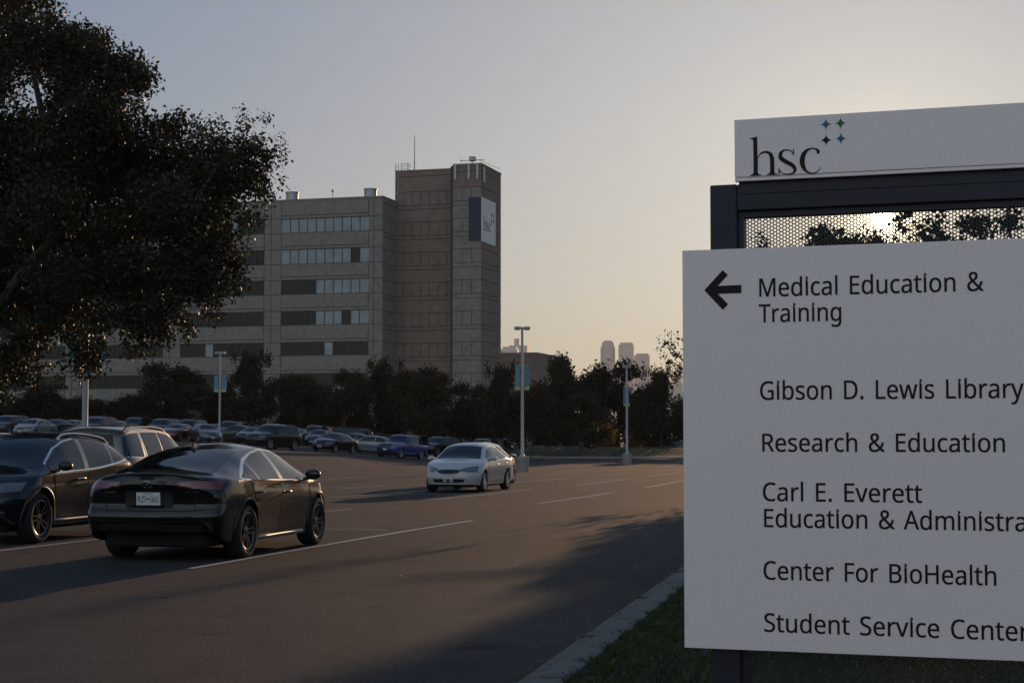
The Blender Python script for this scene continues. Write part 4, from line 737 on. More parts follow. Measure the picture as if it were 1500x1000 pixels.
def hedge(px0, px1, D, h, seed, label):
    x0, x1 = gx(px0, D), gx(px1, D); z = gz((x0 + x1) / 2, D); r = empty('hedge', ((x0 + x1) / 2, D, z), 0, label, 'hedge'); rs = np.random.RandomState(seed)
    cl = [(rs.uniform(x0, x1) - (x0 + x1) / 2, rs.normal() * .8, h * rs.uniform(.25, .7), 1.3, 1.0, h * .4) for k in range(int((x1 - x0) * .9))]
    crown('foliage', cl, 150, .3, M['leaf_dark'], r, seed, twig=4, spread=.2, holes=.15)
    mb = MB()
    for k in range(int((x1 - x0) / 2)): xx = rs.uniform(x0, x1) - (x0 + x1) / 2; mb.tube([(xx, 0, -.2), (xx + rs.normal() * .2, rs.normal() * .2, h * .6)], [.05, .02], 5)
    mb.build('stem', M['bark'], r)
hedge(150, 430, 186, 3.2, 41, 'dark hedge along the foot of the building, left stretch'); hedge(430, 760, 184, 3.4, 42, 'dark hedge under the stair tower trees'); hedge(-40, 150, 186, 3.4, 43, 'dark hedge below the oak at far left'); hedge(760, 850, 182, 3.0, 44, 'dark hedge behind the tallest lamp post'); hedge(845, 1030, 196, 5.5, 45, 'tall dark hedge behind the golden shrubs')

# grass by the sign
rs = np.random.RandomState(5); n = 42000
yy = 7.5 + 15 * rs.random(n) ** 1.5; oo = .45 + 2.6 * rs.random(n) ** 1.3; xx = kerbx(yy) + oo + .06 * np.sin(yy * 9) * (oo < .6)
zz = g(xx, yy) + np.interp(oo, [.44, .7, 1.5, 3], [.125, .14, .17, .2]); h = rs.uniform(.02, .05, n) * (1 + .6 * (rs.random(n) < .03)); a = rs.uniform(0, 6.28, n); w = rs.uniform(.002, .0045, n)
dx, dy = np.cos(a), np.sin(a); lean = rs.normal(size=(n, 2)) * .025
B = np.stack([xx, yy, zz], 1); s = np.stack([dx * w, dy * w, 0 * w], 1); tip = B + np.stack([lean[:, 0], lean[:, 1], h], 1); mid = B + np.stack([lean[:, 0] * .4, lean[:, 1] * .4, h * .6], 1)
tag(quads_mesh('grass', np.stack([B - s, B + s, mid + s * .7, tip], 1), M['grass']), kind='stuff')
# leaf litter in the gutter and on the tarmac
rs = np.random.RandomState(9); n = 420; y = 9.8 + 18 * rs.random(n) ** 1.4; o_ = np.where(rs.random(n) < .6, .0 + .24 * rs.random(n) ** .7, -.5 * rs.random(n) ** 3); x = kerbx(y) + o_
n2 = 260; x2 = rs.uniform(-6, 3, n2); y2 = rs.uniform(12, 42, n2); k2 = x2 < kerbx(y2) - .1; x = np.concatenate([x, x2[k2]]); y = np.concatenate([y, y2[k2]])
z = g(x, y) + np.where(np.concatenate([o_, -np.ones(k2.sum())]) > 0, .04, .012); q = leaf_quads(np.stack([x, y, z], 1), .035, rs); q[:, :, 2] = z[:, None] + np.abs(q[:, :, 2] - z[:, None]) * .35
tag(quads_mesh('leaf_litter', q, M['leaf_rust']), kind='stuff')

# ------------------------------------------------------------------ street lamps
def lamp(px, D, H, rz, label, banner_w, bz, base=.75, br=.34, wpole=.08):
    x = gx(px, D); r = empty('street_lamp', (x, D, gz(x, D)), rz, label, 'lamp', 'street lamps in the car park')
    mb = MB(); mb.lathe([(br, -.3), (br, base - .05), (br - .04, base), (.01, base)], 20); mb.build('concrete_base', M['conc'], r, 40)
    mb = MB(); mb.lathe([(wpole + .07, base), (wpole + .07, base + .04), (wpole, base + .16), (wpole, 3), (wpole * .8, H - .2), (wpole * .8, H)], 12); mb.build('pole', M['polewhite'], r, 40)
    for s in (-1, 1):
        mb = MB(); mb.box(min(s * .06, s * .42), max(s * .06, s * .42), -.17, .17, H - .14, H + .02, bev=.05); hd = mb.build('lamp_head', M['polewhite'], r)
        mb = MB(); mb.box(min(s * .12, s * .38), max(s * .12, s * .38), -.12, .12, H - .165, H - .14); mb.build('lens', M['lens'], hd)
    mb = MB(); mb.tube([(-.06, 0, H - .06), (.06, 0, H - .06)], .06, 8); mb.build('crossarm', M['polewhite'], r)
    if banner_w:
        z0, z1 = bz
        for s in (-1, 1):
            v = []; f = []; ny = 8
            for i in range(ny + 1):
                for j in range(5):
                    t = i / ny; u = j / 4; bow = .10 * math.sin(t * math.pi) * u * (1 if s > 0 else .3)
                    for d in (-.004, .004): v.append((s * (.12 + (banner_w + (.05 * math.sin(t * math.pi) if s > 0 else 0)) * u), bow + d, z0 + (z1 - z0) * t + .02 * u * (1 - t)))
            for i in range(ny):
                for j in range(4):
                    a = (i * 5 + j) * 2; b = a + 10; f += [(a, a + 2, b + 2, b), (a + 1, b + 1, b + 3, a + 3)]
            me = bpy.data.meshes.new('banner'); me.from_pydata(v, [], f); bo = link('banner', me, [M['banner_teal'], M['banner_lime']], r, 0)
            for p in me.polygons:
                if p.center.z < z0 + (z1 - z0) * .13: p.material_index = 1
            mb = MB()
            for z in (z0 - .02, z1 + .02): mb.tube([(s * .07, 0, z), (s * (.14 + banner_w), 0, z)], .015, 6)
            mb.build('bracket', M['metal'], r)
    return r
lamp(765, 88, 7.45, R(4), 'tallest lamp post, beside the white sedan, with curved teal banners', .24, (4.2, 5.45), .75, .33)
lamp(918, 121, 7.0, R(62), 'lamp post nearest the sign, its narrow banners seen edge on', .42, (4.15, 5.4), .78, .33)
lamp(322, 133, 7.1, R(-8), 'lamp post in front of the building with square teal banners', .36, (4.0, 5.25), .8, .26)
lamp(125, 50, 7.3, R(20), 'thick pole lamp whose head is lost in the oak boughs', .4, (3.6, 4.6), .75, .3, .085)

# ------------------------------------------------------------------ vehicles (local x forward, y left, z up)
class Body:
    def __init__(s, sp):
        s.sp = sp; L2 = sp['L'] / 2; s.L2 = L2; Ra = sp['wr'] + sp.get('archgap', .055); s.Ra = Ra
        xs = list(np.linspace(-L2, L2, 58)) + [L2 - .015, L2 - .04, L2 - .08, -L2 + .015, -L2 + .04, -L2 + .08]
        for xa in sp['axles']:
            xs = [x for x in xs if abs(abs(x - xa) - Ra) > .03]
            xs += [xa + Ra * math.cos(t) for t in np.linspace(0, math.pi, 15)] + [xa - Ra - .012, xa + Ra + .012]
        xs = np.array(sorted(set(np.round(xs, 4)))); keep = np.concatenate([[True], np.diff(xs) > .004]); xs = xs[keep]; s.xs = xs
        zc = pchip(sp['zc'], xs); zr = np.minimum(pchip(sp['zr'], xs), zc - .012); belt = np.minimum(pchip(sp['belt'], xs), zr - .03); wb = pchip(sp['wb'], xs); yr = np.minimum(pchip(sp['yr'], xs), wb - .015)
        zb = pchip(sp['sill'], xs)
        for xa in sp['axles']:
            d = Ra ** 2 - (xs - xa) ** 2; zb = np.where(d >= -1e-6, np.maximum(zb, sp['wr'] + np.sqrt(np.maximum(d, 0))), zb)
        zb = np.minimum(zb, belt - .05)
        n1, n2, n3 = 9, 7, 8; V = []; n = n1 + n2 + n3
        for i, x in enumerate(xs):
            row = []; H = belt[i] - .25
            for k in range(n1 + 1):
                t = k / n1; z = zb[i] + (belt[i] - zb[i]) * t; hh = np.clip((z - .2) / max(belt[i] - .2, .1), 0, 1)
                y = wb[i] * (1 - .075 * (1 - hh) ** 2.2 - .03 * max(0, hh - .62) ** 1.4 * 3) - (.018 * math.exp(-((hh - .36) / .12) ** 2) if abs(x) < L2 * .62 else 0)
                row.append((x, y, z))
            yb = row[-1][1]
            for k in range(1, n2 + 1):
                t = k / n2; row.append((x, yb + (yr[i] - yb) * t + .022 * math.sin(math.pi * t), belt[i] + (zr[i] - belt[i]) * t))
            for k in range(1, n3 + 1):
                t = k / n3; y = yr[i] * (1 - t); row.append((x, y, zc[i] - (zc[i] - zr[i]) * (abs(y) / max(yr[i], .01)) ** sp.get('crown', 2.4)))
            V.append(row)
        V = np.array(V); s.n = n
        Vm = V[:, ::-1][:, 1:].copy(); Vm[:, :, 1] *= -1; full = np.concatenate([V, Vm], 1); m = full.shape[1]; nx = len(xs)
        verts = full.reshape(-1, 3); faces = []
        for i in range(nx - 1):
            for j in range(m - 1): faces.append((i * m + j, i * m + j + 1, (i + 1) * m + j + 1, (i + 1) * m + j))
        verts = list(map(tuple, verts))
        for i, flip in ((0, False), (nx - 1, True)):        # nose and tail faces
            base = i * m; rows = n1 + n2; cols = 2 * n3; idx = {}
            for rr in range(rows + 1):
                for c in range(cols + 1):
                    if rr == rows: idx[rr, c] = base + rows + c
                    elif c == 0: idx[rr, c] = base + rr
                    elif c == cols: idx[rr, c] = base + m - 1 - rr
                    else:
                        a = full[i][rr]; u = c / cols; top = full[i][rows + c][2] - full[i][rows][2]
                        verts.append((a[0], a[1] * (1 - 2 * u), a[2] + top * max(0, (rr - n1) / n2))); idx[rr, c] = len(verts) - 1
            for rr in range(rows):
                for c in range(cols):
                    q = (idx[rr, c], idx[rr + 1, c], idx[rr + 1, c + 1], idx[rr, c + 1]); faces.append(q if not flip else q[::-1])
        P_ = np.array(verts)
        # bend the ends in plan and shape them in side view
        W = max(wb)
        for sgn, bend, prof in ((1, sp.get('bend_f', .30), sp.get('nose')), (-1, sp.get('bend_r', .16), sp.get('tail'))):
            wgt = sstep(L2 - 1.1, L2, sgn * P_[:, 0]); P_[:, 0] -= sgn * wgt * bend * (np.abs(P_[:, 1]) / W) ** 2.3
            if prof: wg = sstep(L2 - .75, L2 - .02, sgn * P_[:, 0] + bend * (np.abs(P_[:, 1]) / W) ** 2.3 * wgt); P_[:, 0] -= sgn * wg * pchip(prof, P_[:, 2])
        s.V = [tuple(p) for p in P_]; s.F = faces
        s.bvh = BVHTree.FromPolygons(s.V, s.F)
    def hit(s, ax, a, b):
        o, d = {'y+': ((a, 5, b), (0, -1, 0)), 'y-': ((a, -5, b), (0, 1, 0)), 'x+': ((9, a, b), (-1, 0, 0)), 'x-': ((-9, a, b), (1, 0, 0)), 'z': ((a, b, 5), (0, 0, -1))}[ax]
        p, nr, i, dist = s.bvh.ray_cast(Vector(o), Vector(d))
        if p is None:
            q = Vector(o) + Vector(d) * {'y': 4.1, 'x': 9 - s.L2, 'z': 4}[ax[0]]; p, nr, i, dist = s.bvh.find_nearest(q)
        if nr.dot(Vector(d)) > 0: nr = -nr
        return p, nr
    def patch(s, mb, ax, top, bot, off=.004, n=14, m=6, mi=0):
        def rs_(pl, k):
            pl = np.array(pl, float); d = np.concatenate([[0], np.cumsum(np.linalg.norm(np.diff(pl, axis=0), axis=1))]); u = np.linspace(0, d[-1], k + 1)
            return np.stack([np.interp(u, d, pl[:, 0]), np.interp(u, d, pl[:, 1])], 1)
        T_, B_ = rs_(top, n), rs_(bot, n); v = {}; V = []; F = []
        for i in range(-1, n + 2):
            for j in range(-1, m + 2):
                ii, jj = min(max(i, 0), n), min(max(j, 0), m); q = B_[ii] + (T_[ii] - B_[ii]) * jj / m
                p, nr = s.hit(ax, *q); edge = i in (-1, n + 1) or j in (-1, m + 1)
                v[i, j] = len(V); V.append(p + nr * (off if not edge else -.006))
        for i in range(-1, n + 1):
            for j in range(-1, m + 1): F.append((v[i, j], v[i + 1, j], v[i + 1, j + 1], v[i, j + 1]))
        mb.add(V, F, mi); return mb
def wheel(root, x, y, r, w, rimmat, spokes, side, twin=True):
    T = Matrix.Translation((x, y, r)) @ Matrix.Rotation(-R(90) * side, 4, 'X')      # local z points outward
    rr = r * .70; mb = MB()
    mb.lathe([(rr * .9, -w * .5), (r * .93, -w * .5), (r * .99, -w * .40), (r, -w * .2), (r, w * .2), (r * .99, w * .38), (r * .95, w * .48), (r * .84, w * .52), (rr + .012, w * .47), (rr, w * .40), (rr * .96, w * .05), (.02, w * .02)], 36, T)
    t = mb.build('wheel', M['tyre'], root, 45)
    mb = MB(); mb.lathe([(rr - .001, w * .30), (rr + .006, w * .46), (rr - .004, w * .475), (rr - .022, w * .44), (rr - .03, w * .2)], 36, T)
    mb.lathe([(.075, w * .2), (.075, w * .34), (.05, w * .385), (.001, w * .39)], 16, T)
    for k in range(spokes):
        for d in ((-.16, .16) if twin else (0,)):
            a = 2 * math.pi * k / spokes; wd = .017 if twin else .034
            c, s_ = math.cos(a), math.sin(a); p0 = Vector((c * .045 - s_ * d * .12, s_ * .045 + c * d * .12, 0)); a2 = a + d * (1.15 if twin else 1); p1 = Vector((math.cos(a2), math.sin(a2), 0)) * (rr - .012)
            dr = (p1 - p0).normalized(); nn = Vector((-dr.y, dr.x, 0)); v = []
            for p, z, ww in ((p0, w * .37, wd), (p1, w * .43, wd * .85)):
                for sg, zz in ((-1, z - .05), (-.75, z), (.75, z), (1, z - .05)): v.append(T @ (p + nn * ww * sg + Vector((0, 0, zz))))
            mb.add(v, [(0, 1, 5, 4), (1, 2, 6, 5), (2, 3, 7, 6), (4, 5, 6, 7), (3, 2, 1, 0)])
    mb.build('rim', rimmat, t, 35)
def arc(a0, a1, r, cx, cz, n=10): return [(cx + r * math.cos(t), cz + r * math.sin(t)) for t in np.linspace(a0, a1, n)]
def make_car(sp, pm, name, label, cat, group=None, detail=2, rim='rim_alloy', glass='glass'):
    B = Body(sp); root = empty(name, (0, 0, 0), 0, label, cat, group); L2 = B.L2
    mb = MB(); mb.add(B.V, B.F); body = mb.build('body', pm, root, 42)
    W = max(b for a, b in sp['wb'])
    mb = MB(); mb.box(-L2 + .28, L2 - .32, -W + .26, W - .26, .17, min(.62, sp['belt'][0][1] - .1), bev=.03); mb.build('underbody', M['under'], root)
    for xa in sp['axles']:
        for sd in (1, -1): wheel(root, xa, sd * (W - sp['tw'] * .5 - .012), sp['wr'], sp['tw'], M[rim], sp.get('spokes', 5), sd, sp.get('twin', True))
    ring = lambda: None
    def pp(nm, mt, items, parent=root, off=.004, n=14, m=6):
        mb = MB()
        for ax, t, b in items: B.patch(mb, ax, t, b, off, n, m)
        return mb.build(nm, mt, parent, 60)
    for sd, ax in ((1, 'y+'), (-1, 'y-')):
        if detail > 1:
            for d in sp.get('doors', []):
                grow = lambda poly, dx, dz: poly
                top, bot = d['top'], d['bot']
                cx = sum(p[0] for p in top + bot) / len(top + bot); cz = sum(p[1] for p in top + bot) / len(top + bot)
                ex = lambda pl: [(cx + (x - cx) * (1 + .018 / max(.1, abs(x - cx))), cz + (z - cz) * (1 + .014 / max(.1, abs(z - cz)))) for x, z in pl]
                dr = pp('door', pm, [(ax, top, bot)], off=.0042, n=16, m=8); pp('door_seal', M['black_trim'], [(ax, ex(top), ex(bot))], dr, .0012, 16, 8)
                hx, hz = d['handle']; p, nr = B.hit(ax, hx, hz)
                mb = MB(); yy = p.y + .02 * sd
                mb.tube([(hx - .10, p.y + .004 * sd, hz - .004), (hx - .085, yy + .012 * sd, hz), (hx, yy + .016 * sd, hz + .004), (hx + .085, yy + .012 * sd, hz), (hx + .10, p.y + .004 * sd, hz - .004)], [.010, .014, .015, .014, .010], 8)
                mb.build('handle', M[sp.get('handle_mat', 'black_trim')] if sp.get('handle_mat') != 'paint' else pm, dr, 60)
        if sp.get('trim'):
            pp('window_trim', M[sp['trim_mat']], [(ax, t, b) for t, b in sp['trim']], off=.003, n=22, m=3)
        for t, b in sp['sidewin']: pp('side_window', M[glass], [(ax, t, b)], off=.0062, n=14, m=6)
        for t, b in sp.get('pillars', []): pp('pillar_cover', M['black_trim'] if not sp.get('pillar_mat') else M[sp['pillar_mat']], [(ax, t, b)], off=.0075, n=4, m=8)
        if sp.get('skirt'):
            t, b = sp['skirt']; mb = MB(); zz = (t[0][1] + b[0][1]) / 2; pts = [B.hit(ax, x, zz)[0] + Vector((0, sd * (.012 if 0 < i < 11 else -.02), -.01)) for i, x in enumerate(np.linspace(t[0][0], t[-1][0], 12))]
            mb.tube(pts, [.012] + [.024] * 10 + [.012], 8); mb.build('sill_trim', M[sp['skirt_mat']], root, 60)
        if detail > 1 and sp.get('flare'):
            for xa in sp['axles']:
                mb = MB(); pts = []
                for t in np.linspace(-.25, math.pi + .25, 22):
                    x, z = xa + (B.Ra + .018) * math.cos(t), sp['wr'] + (B.Ra + .018) * math.sin(t); p, nr = B.hit(ax, x, max(z, .26)); pts.append((x, p.y + .004 * sd, z))
                mb.tube(pts, .022 if sp['flare'] != 'paint' else .011, 8); mb.build('wheel_arch', M[sp['flare']] if sp['flare'] != 'paint' else pm, root, 60)
        mx, mz = sp['mirror']; p, nr = B.hit(ax, mx, mz - .03); y0 = p.y
        T = Matrix.Translation((mx, y0 + sd * .155, mz)) @ Matrix.Diagonal((.62, 1.0, .68, 1))
        mb = MB(); mb.lathe([(.001, -.105), (.05, -.10), (.095, -.06), (.105, 0), (.098, .05), (.06, .095), (.001, .105)], 14, T @ Matrix.Rotation(R(90), 4, 'X')); mr_ = mb.build('mirror', pm if not sp.get('mirror_mat') else M[sp['mirror_mat']], root, 60)
        mb = MB(); mb.tube([(mx + .03, y0 - .02 * sd, mz - .07), (mx + .01, y0 + .09 * sd, mz - .05)], [.028, .022], 8); mb.build('mirror_arm', M['black_trim'], mr_, 60)
        if sp.get('rail'):
            mb = MB(); pts = []
            for x in np.linspace(*sp['rail'], 12):
                q = pchip(sp['yr'], x) * .93; p, nr = B.hit('z', x, sd * float(q)); e = min(abs(x - sp['rail'][0]), abs(x - sp['rail'][1])); pts.append((x, p.y, p.z + (.045 if e > .02 else 0)))
            mb.tube(pts, .022, 8); mb.build('roof_rail', M[sp['rail_mat']], root, 60)
        for nm, mt, axx, t, b in sp.get('lamps', []):
            fl = lambda pl: [(y * sd, z) for y, z in pl]
            pp(nm, M[mt], [(axx, fl(t), fl(b))], off=.006, n=10, m=5)
    for nm, mt, ax, t, b in sp['glass']: pp(nm, M[mt] if nm not in ('windshield', 'rear_window') else M[glass], [(ax, t, b)], off=.006, n=18, m=10)
    for nm, mt, ax, t, b in sp.get('panels', []): pp(nm, M[mt], [(ax, t, b)], off=.005, n=16, m=5)
    return root, B
def place(o, x, y, az):
    """az: heading of the nose measured from +Y towards +X; the car leans with the ground"""
    e = .8; n = Vector((-(gz(x + e, y) - gz(x - e, y)) / (2 * e), -(gz(x, y + e) - gz(x, y - e)) / (2 * e), 1)).normalized()
    f = Vector((math.sin(az), math.cos(az), 0)); f = (f - n * f.dot(n)).normalized(); l = n.cross(f)
    o.matrix_world = Matrix(((f.x, l.x, n.x, x), (f.y, l.y, n.y, y), (f.z, l.z, n.z, gz(x, y)), (0, 0, 0, 1)))
def sym(pl): return pl
def gl(xt, yt, xb, yb, bow_t=.05, bow_b=.10, sg=1):
    """windscreen outline seen from above: top edge and bottom edge, bowed"""
    f = lambda x, y, bow: [(x + sg * bow * (1 - (v / y) ** 2), v) for v in np.linspace(-y, y, 9)]
    return f(xt, yt, bow_t), f(xb, yb, bow_b)

# black fastback sedan, seen from behind
CIV = dict(L=4.67, wr=.33, tw=.235, axles=(1.465, -1.27), spokes=5,
    zc=[(-2.335, .93), (-2.27, 1.035), (-2.15, 1.05), (-1.85, 1.09), (-1.3, 1.245), (-.75, 1.365), (-.15, 1.415), (.35, 1.385), (.7, 1.31), (1.3, 1.02), (1.45, .975), (2.0, .86), (2.25, .76), (2.335, .68)],
    zr=[(-2.335, .86), (-2.2, .985), (-1.85, 1.03), (-1.35, 1.14), (-.9, 1.255), (-.2, 1.335), (.3, 1.31), (.65, 1.215), (1.0, 1.08), (1.3, .96), (1.45, .93), (2.0, .80), (2.25, .70), (2.335, .62)],
    belt=[(-2.335, .80), (-1.9, .965), (-1.3, .965), (0, .925), (1.2, .895), (1.5, .87), (2.335, .58)],
    wb=[(-2.335, .79), (-2.315, .835), (-2.25, .865), (-1.95, .888), (-1.27, .90), (0, .885), (1.4, .90), (1.95, .88), (2.2, .81), (2.3, .73), (2.335, .62)],
    yr=[(-2.335, .66), (-2.1, .72), (-1.7, .70), (-1.2, .62), (-.3, .575), (.3, .575), (.8, .63), (1.3, .72), (1.6, .75), (2.1, .70), (2.335, .55)],
    sill=[(-2.335, .36), (-2.2, .26), (-1.7, .22), (0, .19), (1.9, .19), (2.335, .22)], bend_f=.34, bend_r=.17,
    tail=[(.2, .15), (.4, .05), (.58, .01), (.64, .075), (.8, .065), (.93, .025), (1.03, -.025)], nose=[(.2, .1), (.4, 0), (.6, .02), (.75, .1)],
    sidewin=[([(-1.36, .995), (-1.20, 1.065), (-.99, 1.155)], [(-1.36, .985), (-1.10, .960), (-.93, .955)]), ([(-.90, 1.185), (-.55, 1.27), (-.17, 1.315)], [(-.86, .955), (-.5, .95), (-.08, .945)]),
             ([(-.03, 1.315), (.28, 1.285), (.62, 1.19), (.98, 1.045), (1.02, 1.0)], [(.06, .942), (.4, .935), (.8, .93), (1.04, .925)])],
    trim=[([(-1.50, .995), (-1.25, 1.085), (-.92, 1.215), (-.5, 1.30), (-.12, 1.338), (.25, 1.312), (.62, 1.222), (1.02, 1.06), (1.10, .985)], [(-1.50, .985), (-1.25, 1.045), (-.92, 1.178), (-.5, 1.27), (-.12, 1.313), (.25, 1.288), (.62, 1.197), (1.0, 1.035), (1.08, .98)]),
          ([(-1.50, .994), (-1.10, .960), (-.5, .951), (.4, .937), (1.1, .926)], [(-1.50, .974), (-1.10, .934), (-.5, .924), (.4, .911), (1.1, .902)])], trim_mat='chrome',
    pillars=[([(-.985, 1.15), (-.91, 1.175)], [(-.925, .957), (-.865, .956)]), ([(-.165, 1.31), (-.035, 1.312)], [(-.075, .946), (.055, .944)])], pillar_mat='gloss_black',
    doors=[dict(top=[(-1.12, .925), (-.5, .915), (-.04, .905)], bot=[(-.99, .62), (-.86, .33), (-.45, .32), (-.04, .32)], handle=(-.88, .80)), dict(top=[(-.02, .905), (.5, .895), (1.02, .885)], bot=[(-.02, .32), (.4, .32), (.8, .32), (1.0, .42)], handle=(.16, .775))], handle_mat='paint',
    skirt=([(-.83, .262), (0, .255), (1.0, .258)], [(-.83, .222), (0, .215), (1.0, .218)]), skirt_mat='sill', mirror=(.90, .985), flare='paint',
    lamps=[('taillight', 'red_lens', 'x-', [(.36, .955), (.6, .965), (.83, .965)], [(.36, .895), (.6, .875), (.83, .86)]), ('taillight', 'red_lens', 'y+', [(-2.12, .975), (-1.86, .95)], [(-2.14, .86), (-1.92, .90)]) if False else ('reflector', 'clear_lens', 'x-', [(.40, .935), (.52, .938)], [(.40, .905), (.52, .905)])],
    glass=[('windshield', 'glass', 'z', *gl(.62, .55, 1.28, .68)), ('rear_window', 'glass', 'z', *gl(-.78, .52, -1.82, .62, -.05, -.10))],
    panels=[('rear_diffuser', 'black_trim', 'x-', [(-.66, .44), (0, .46), (.66, .44)], [(-.62, .27), (0, .25), (.62, .27)]), ('plate_recess', 'black_trim', 'x-', [(-.30, .845), (0, .85), (.30, .845)], [(-.30, .655), (0, .65), (.30, .655)])])
def seam(B, parent, runs, r=.005):
    for ax, pl in runs:
        pts = []; mb = MB()
        for k in range(len(pl) - 1):
            for t in np.linspace(0, 1, 9)[:-1]: pts.append(B.hit(ax, pl[k][0] + (pl[k + 1][0] - pl[k][0]) * t, pl[k][1] + (pl[k + 1][1] - pl[k][1]) * t)[0])
        pts.append(B.hit(ax, *pl[-1])[0]); mb.tube(pts, r, 5); mb.build('panel_gap', M['under'], parent)
civ, CB = make_car(CIV, P['black'], 'parked_car', 'black fastback sedan seen from behind with a white licence plate, nearest car', 'car', rim='rim_black')
# its plate, badge, spoiler lip, fin aerial and exhaust
def rear_T(B, y, z, off): p, nr = B.hit('x-', y, z); n = Vector((nr.x, 0, nr.z)).normalized(); up = (Vector((0, 0, 1)) - n * n.z).normalized(); rt = up.cross(n); return Matrix(((rt.x, up.x, n.x, p.x + n.x * off), (rt.y, up.y, n.y, p.y), (rt.z, up.z, n.z, p.z + n.z * off), (0, 0, 0, 1)))
T = rear_T(CB, 0, .755, .012); mb = MB(); mb.box(-.152, .152, -.076, .076, -.006, .004, T=T, bev=.003); pl = mb.build('licence_plate', M['plate'], civ)
mb = MB(); add_text(mb, 'RZF', -.128, -.018, -.042, .074, T, .0052); add_text(mb, '5663', .018, .130, -.042, .074, T, .0052); mb.box(-.010, .010, -.014, .010, .004, .0054, T=T); add_text(mb, 'TEXAS', -.05, .06, .048, .02, T, .0052); mb.build('lettering', M['navy'], pl)
T = rear_T(CB, 0, .925, .008); mb = MB()
k = [(.048 * math.copysign(abs(math.cos(t)) ** .6, math.cos(t)), .040 * math.copysign(abs(math.sin(t)) ** .6, math.sin(t))) for t in np.linspace(0, 2 * math.pi, 33)]
mb.tube([T @ Vector((a, b, 0)) for a, b in k], .005, 6, cap=False)
for s in (-1, 1): mb.prism([(s * .017, -.032), (s * .029, -.032), (s * .034, .032), (s * .022, .032)], T, -.002, .004)
mb.prism([(-.022, -.006), (.022, -.006), (.022, .007), (-.022, .007)], T, -.002, .0038); mb.build('badge', M['chrome'], civ)
mb = MB()
for yy, zz, n_ in ((.52, .83, 4), (-.52, .84, 5)):
    for i in range(n_): T = rear_T(CB, yy + (i - n_ / 2) * .034, zz, .006); mb.box(-.012, .012, -.009, .009, -.002, .003, T=T)
mb.build('model_script', M['chrome'], civ)
mb = MB(); pts = [CB.hit('z', -2.27 + .20 * (abs(y) / .8) ** 2.3, y)[0] + Vector((0, 0, .012)) for y in np.linspace(-.66, .66, 13)]; mb.tube(pts, [.008] + [.02] * 11 + [.008], 8); mb.build('spoiler_lip', P['black'], civ, 60)
seam(CB, civ, [('x-', [(-.80, .64), (-.55, .615), (0, .61), (.55, .615), (.80, .64)]), ('x-', [(-.60, 1.0), (-.585, .85), (-.56, .615)]), ('x-', [(.60, 1.0), (.585, .85), (.56, .615)]), ('x-', [(-.72, .50), (0, .48), (.72, .50)]),
    ('y-', [(-1.72, .62), (-1.95, .72), (-2.05, .86)]), ('y-', [(1.12, .30), (1.10, .6), (1.08, .86)]), ('y-', [(-1.62, .78), (-1.46, .785), (-1.46, .64), (-1.60, .64), (-1.62, .78)])])
p = CB.hit('z', -.82, 0)[0]; mb = MB(); mb.add([p + Vector(q) for q in [(-.09, -.012, .065), (-.09, .012, .065), (-.12, -.02, -.01), (-.12, .02, -.01), (.11, -.022, -.01), (.11, .022, -.01), (0, -.018, .03), (0, .018, .03)]], [(0, 1, 3, 2), (0, 6, 7, 1), (6, 4, 5, 7), (2, 4, 6, 0), (1, 7, 5, 3)]); mb.build('aerial_fin', P['black'], civ)
for s in (-1, 1):
    T = rear_T(CB, s * .58, .30, .0); mb = MB(); mb.lathe([(.045, -.12), (.05, .02), (.043, .02), (.04, -.1)], 16, T); mb.build('exhaust_tip', M['rim_black'], civ, 40)
CAZ = R(11.8); place(civ, -3.86, 22.6, CAZ)

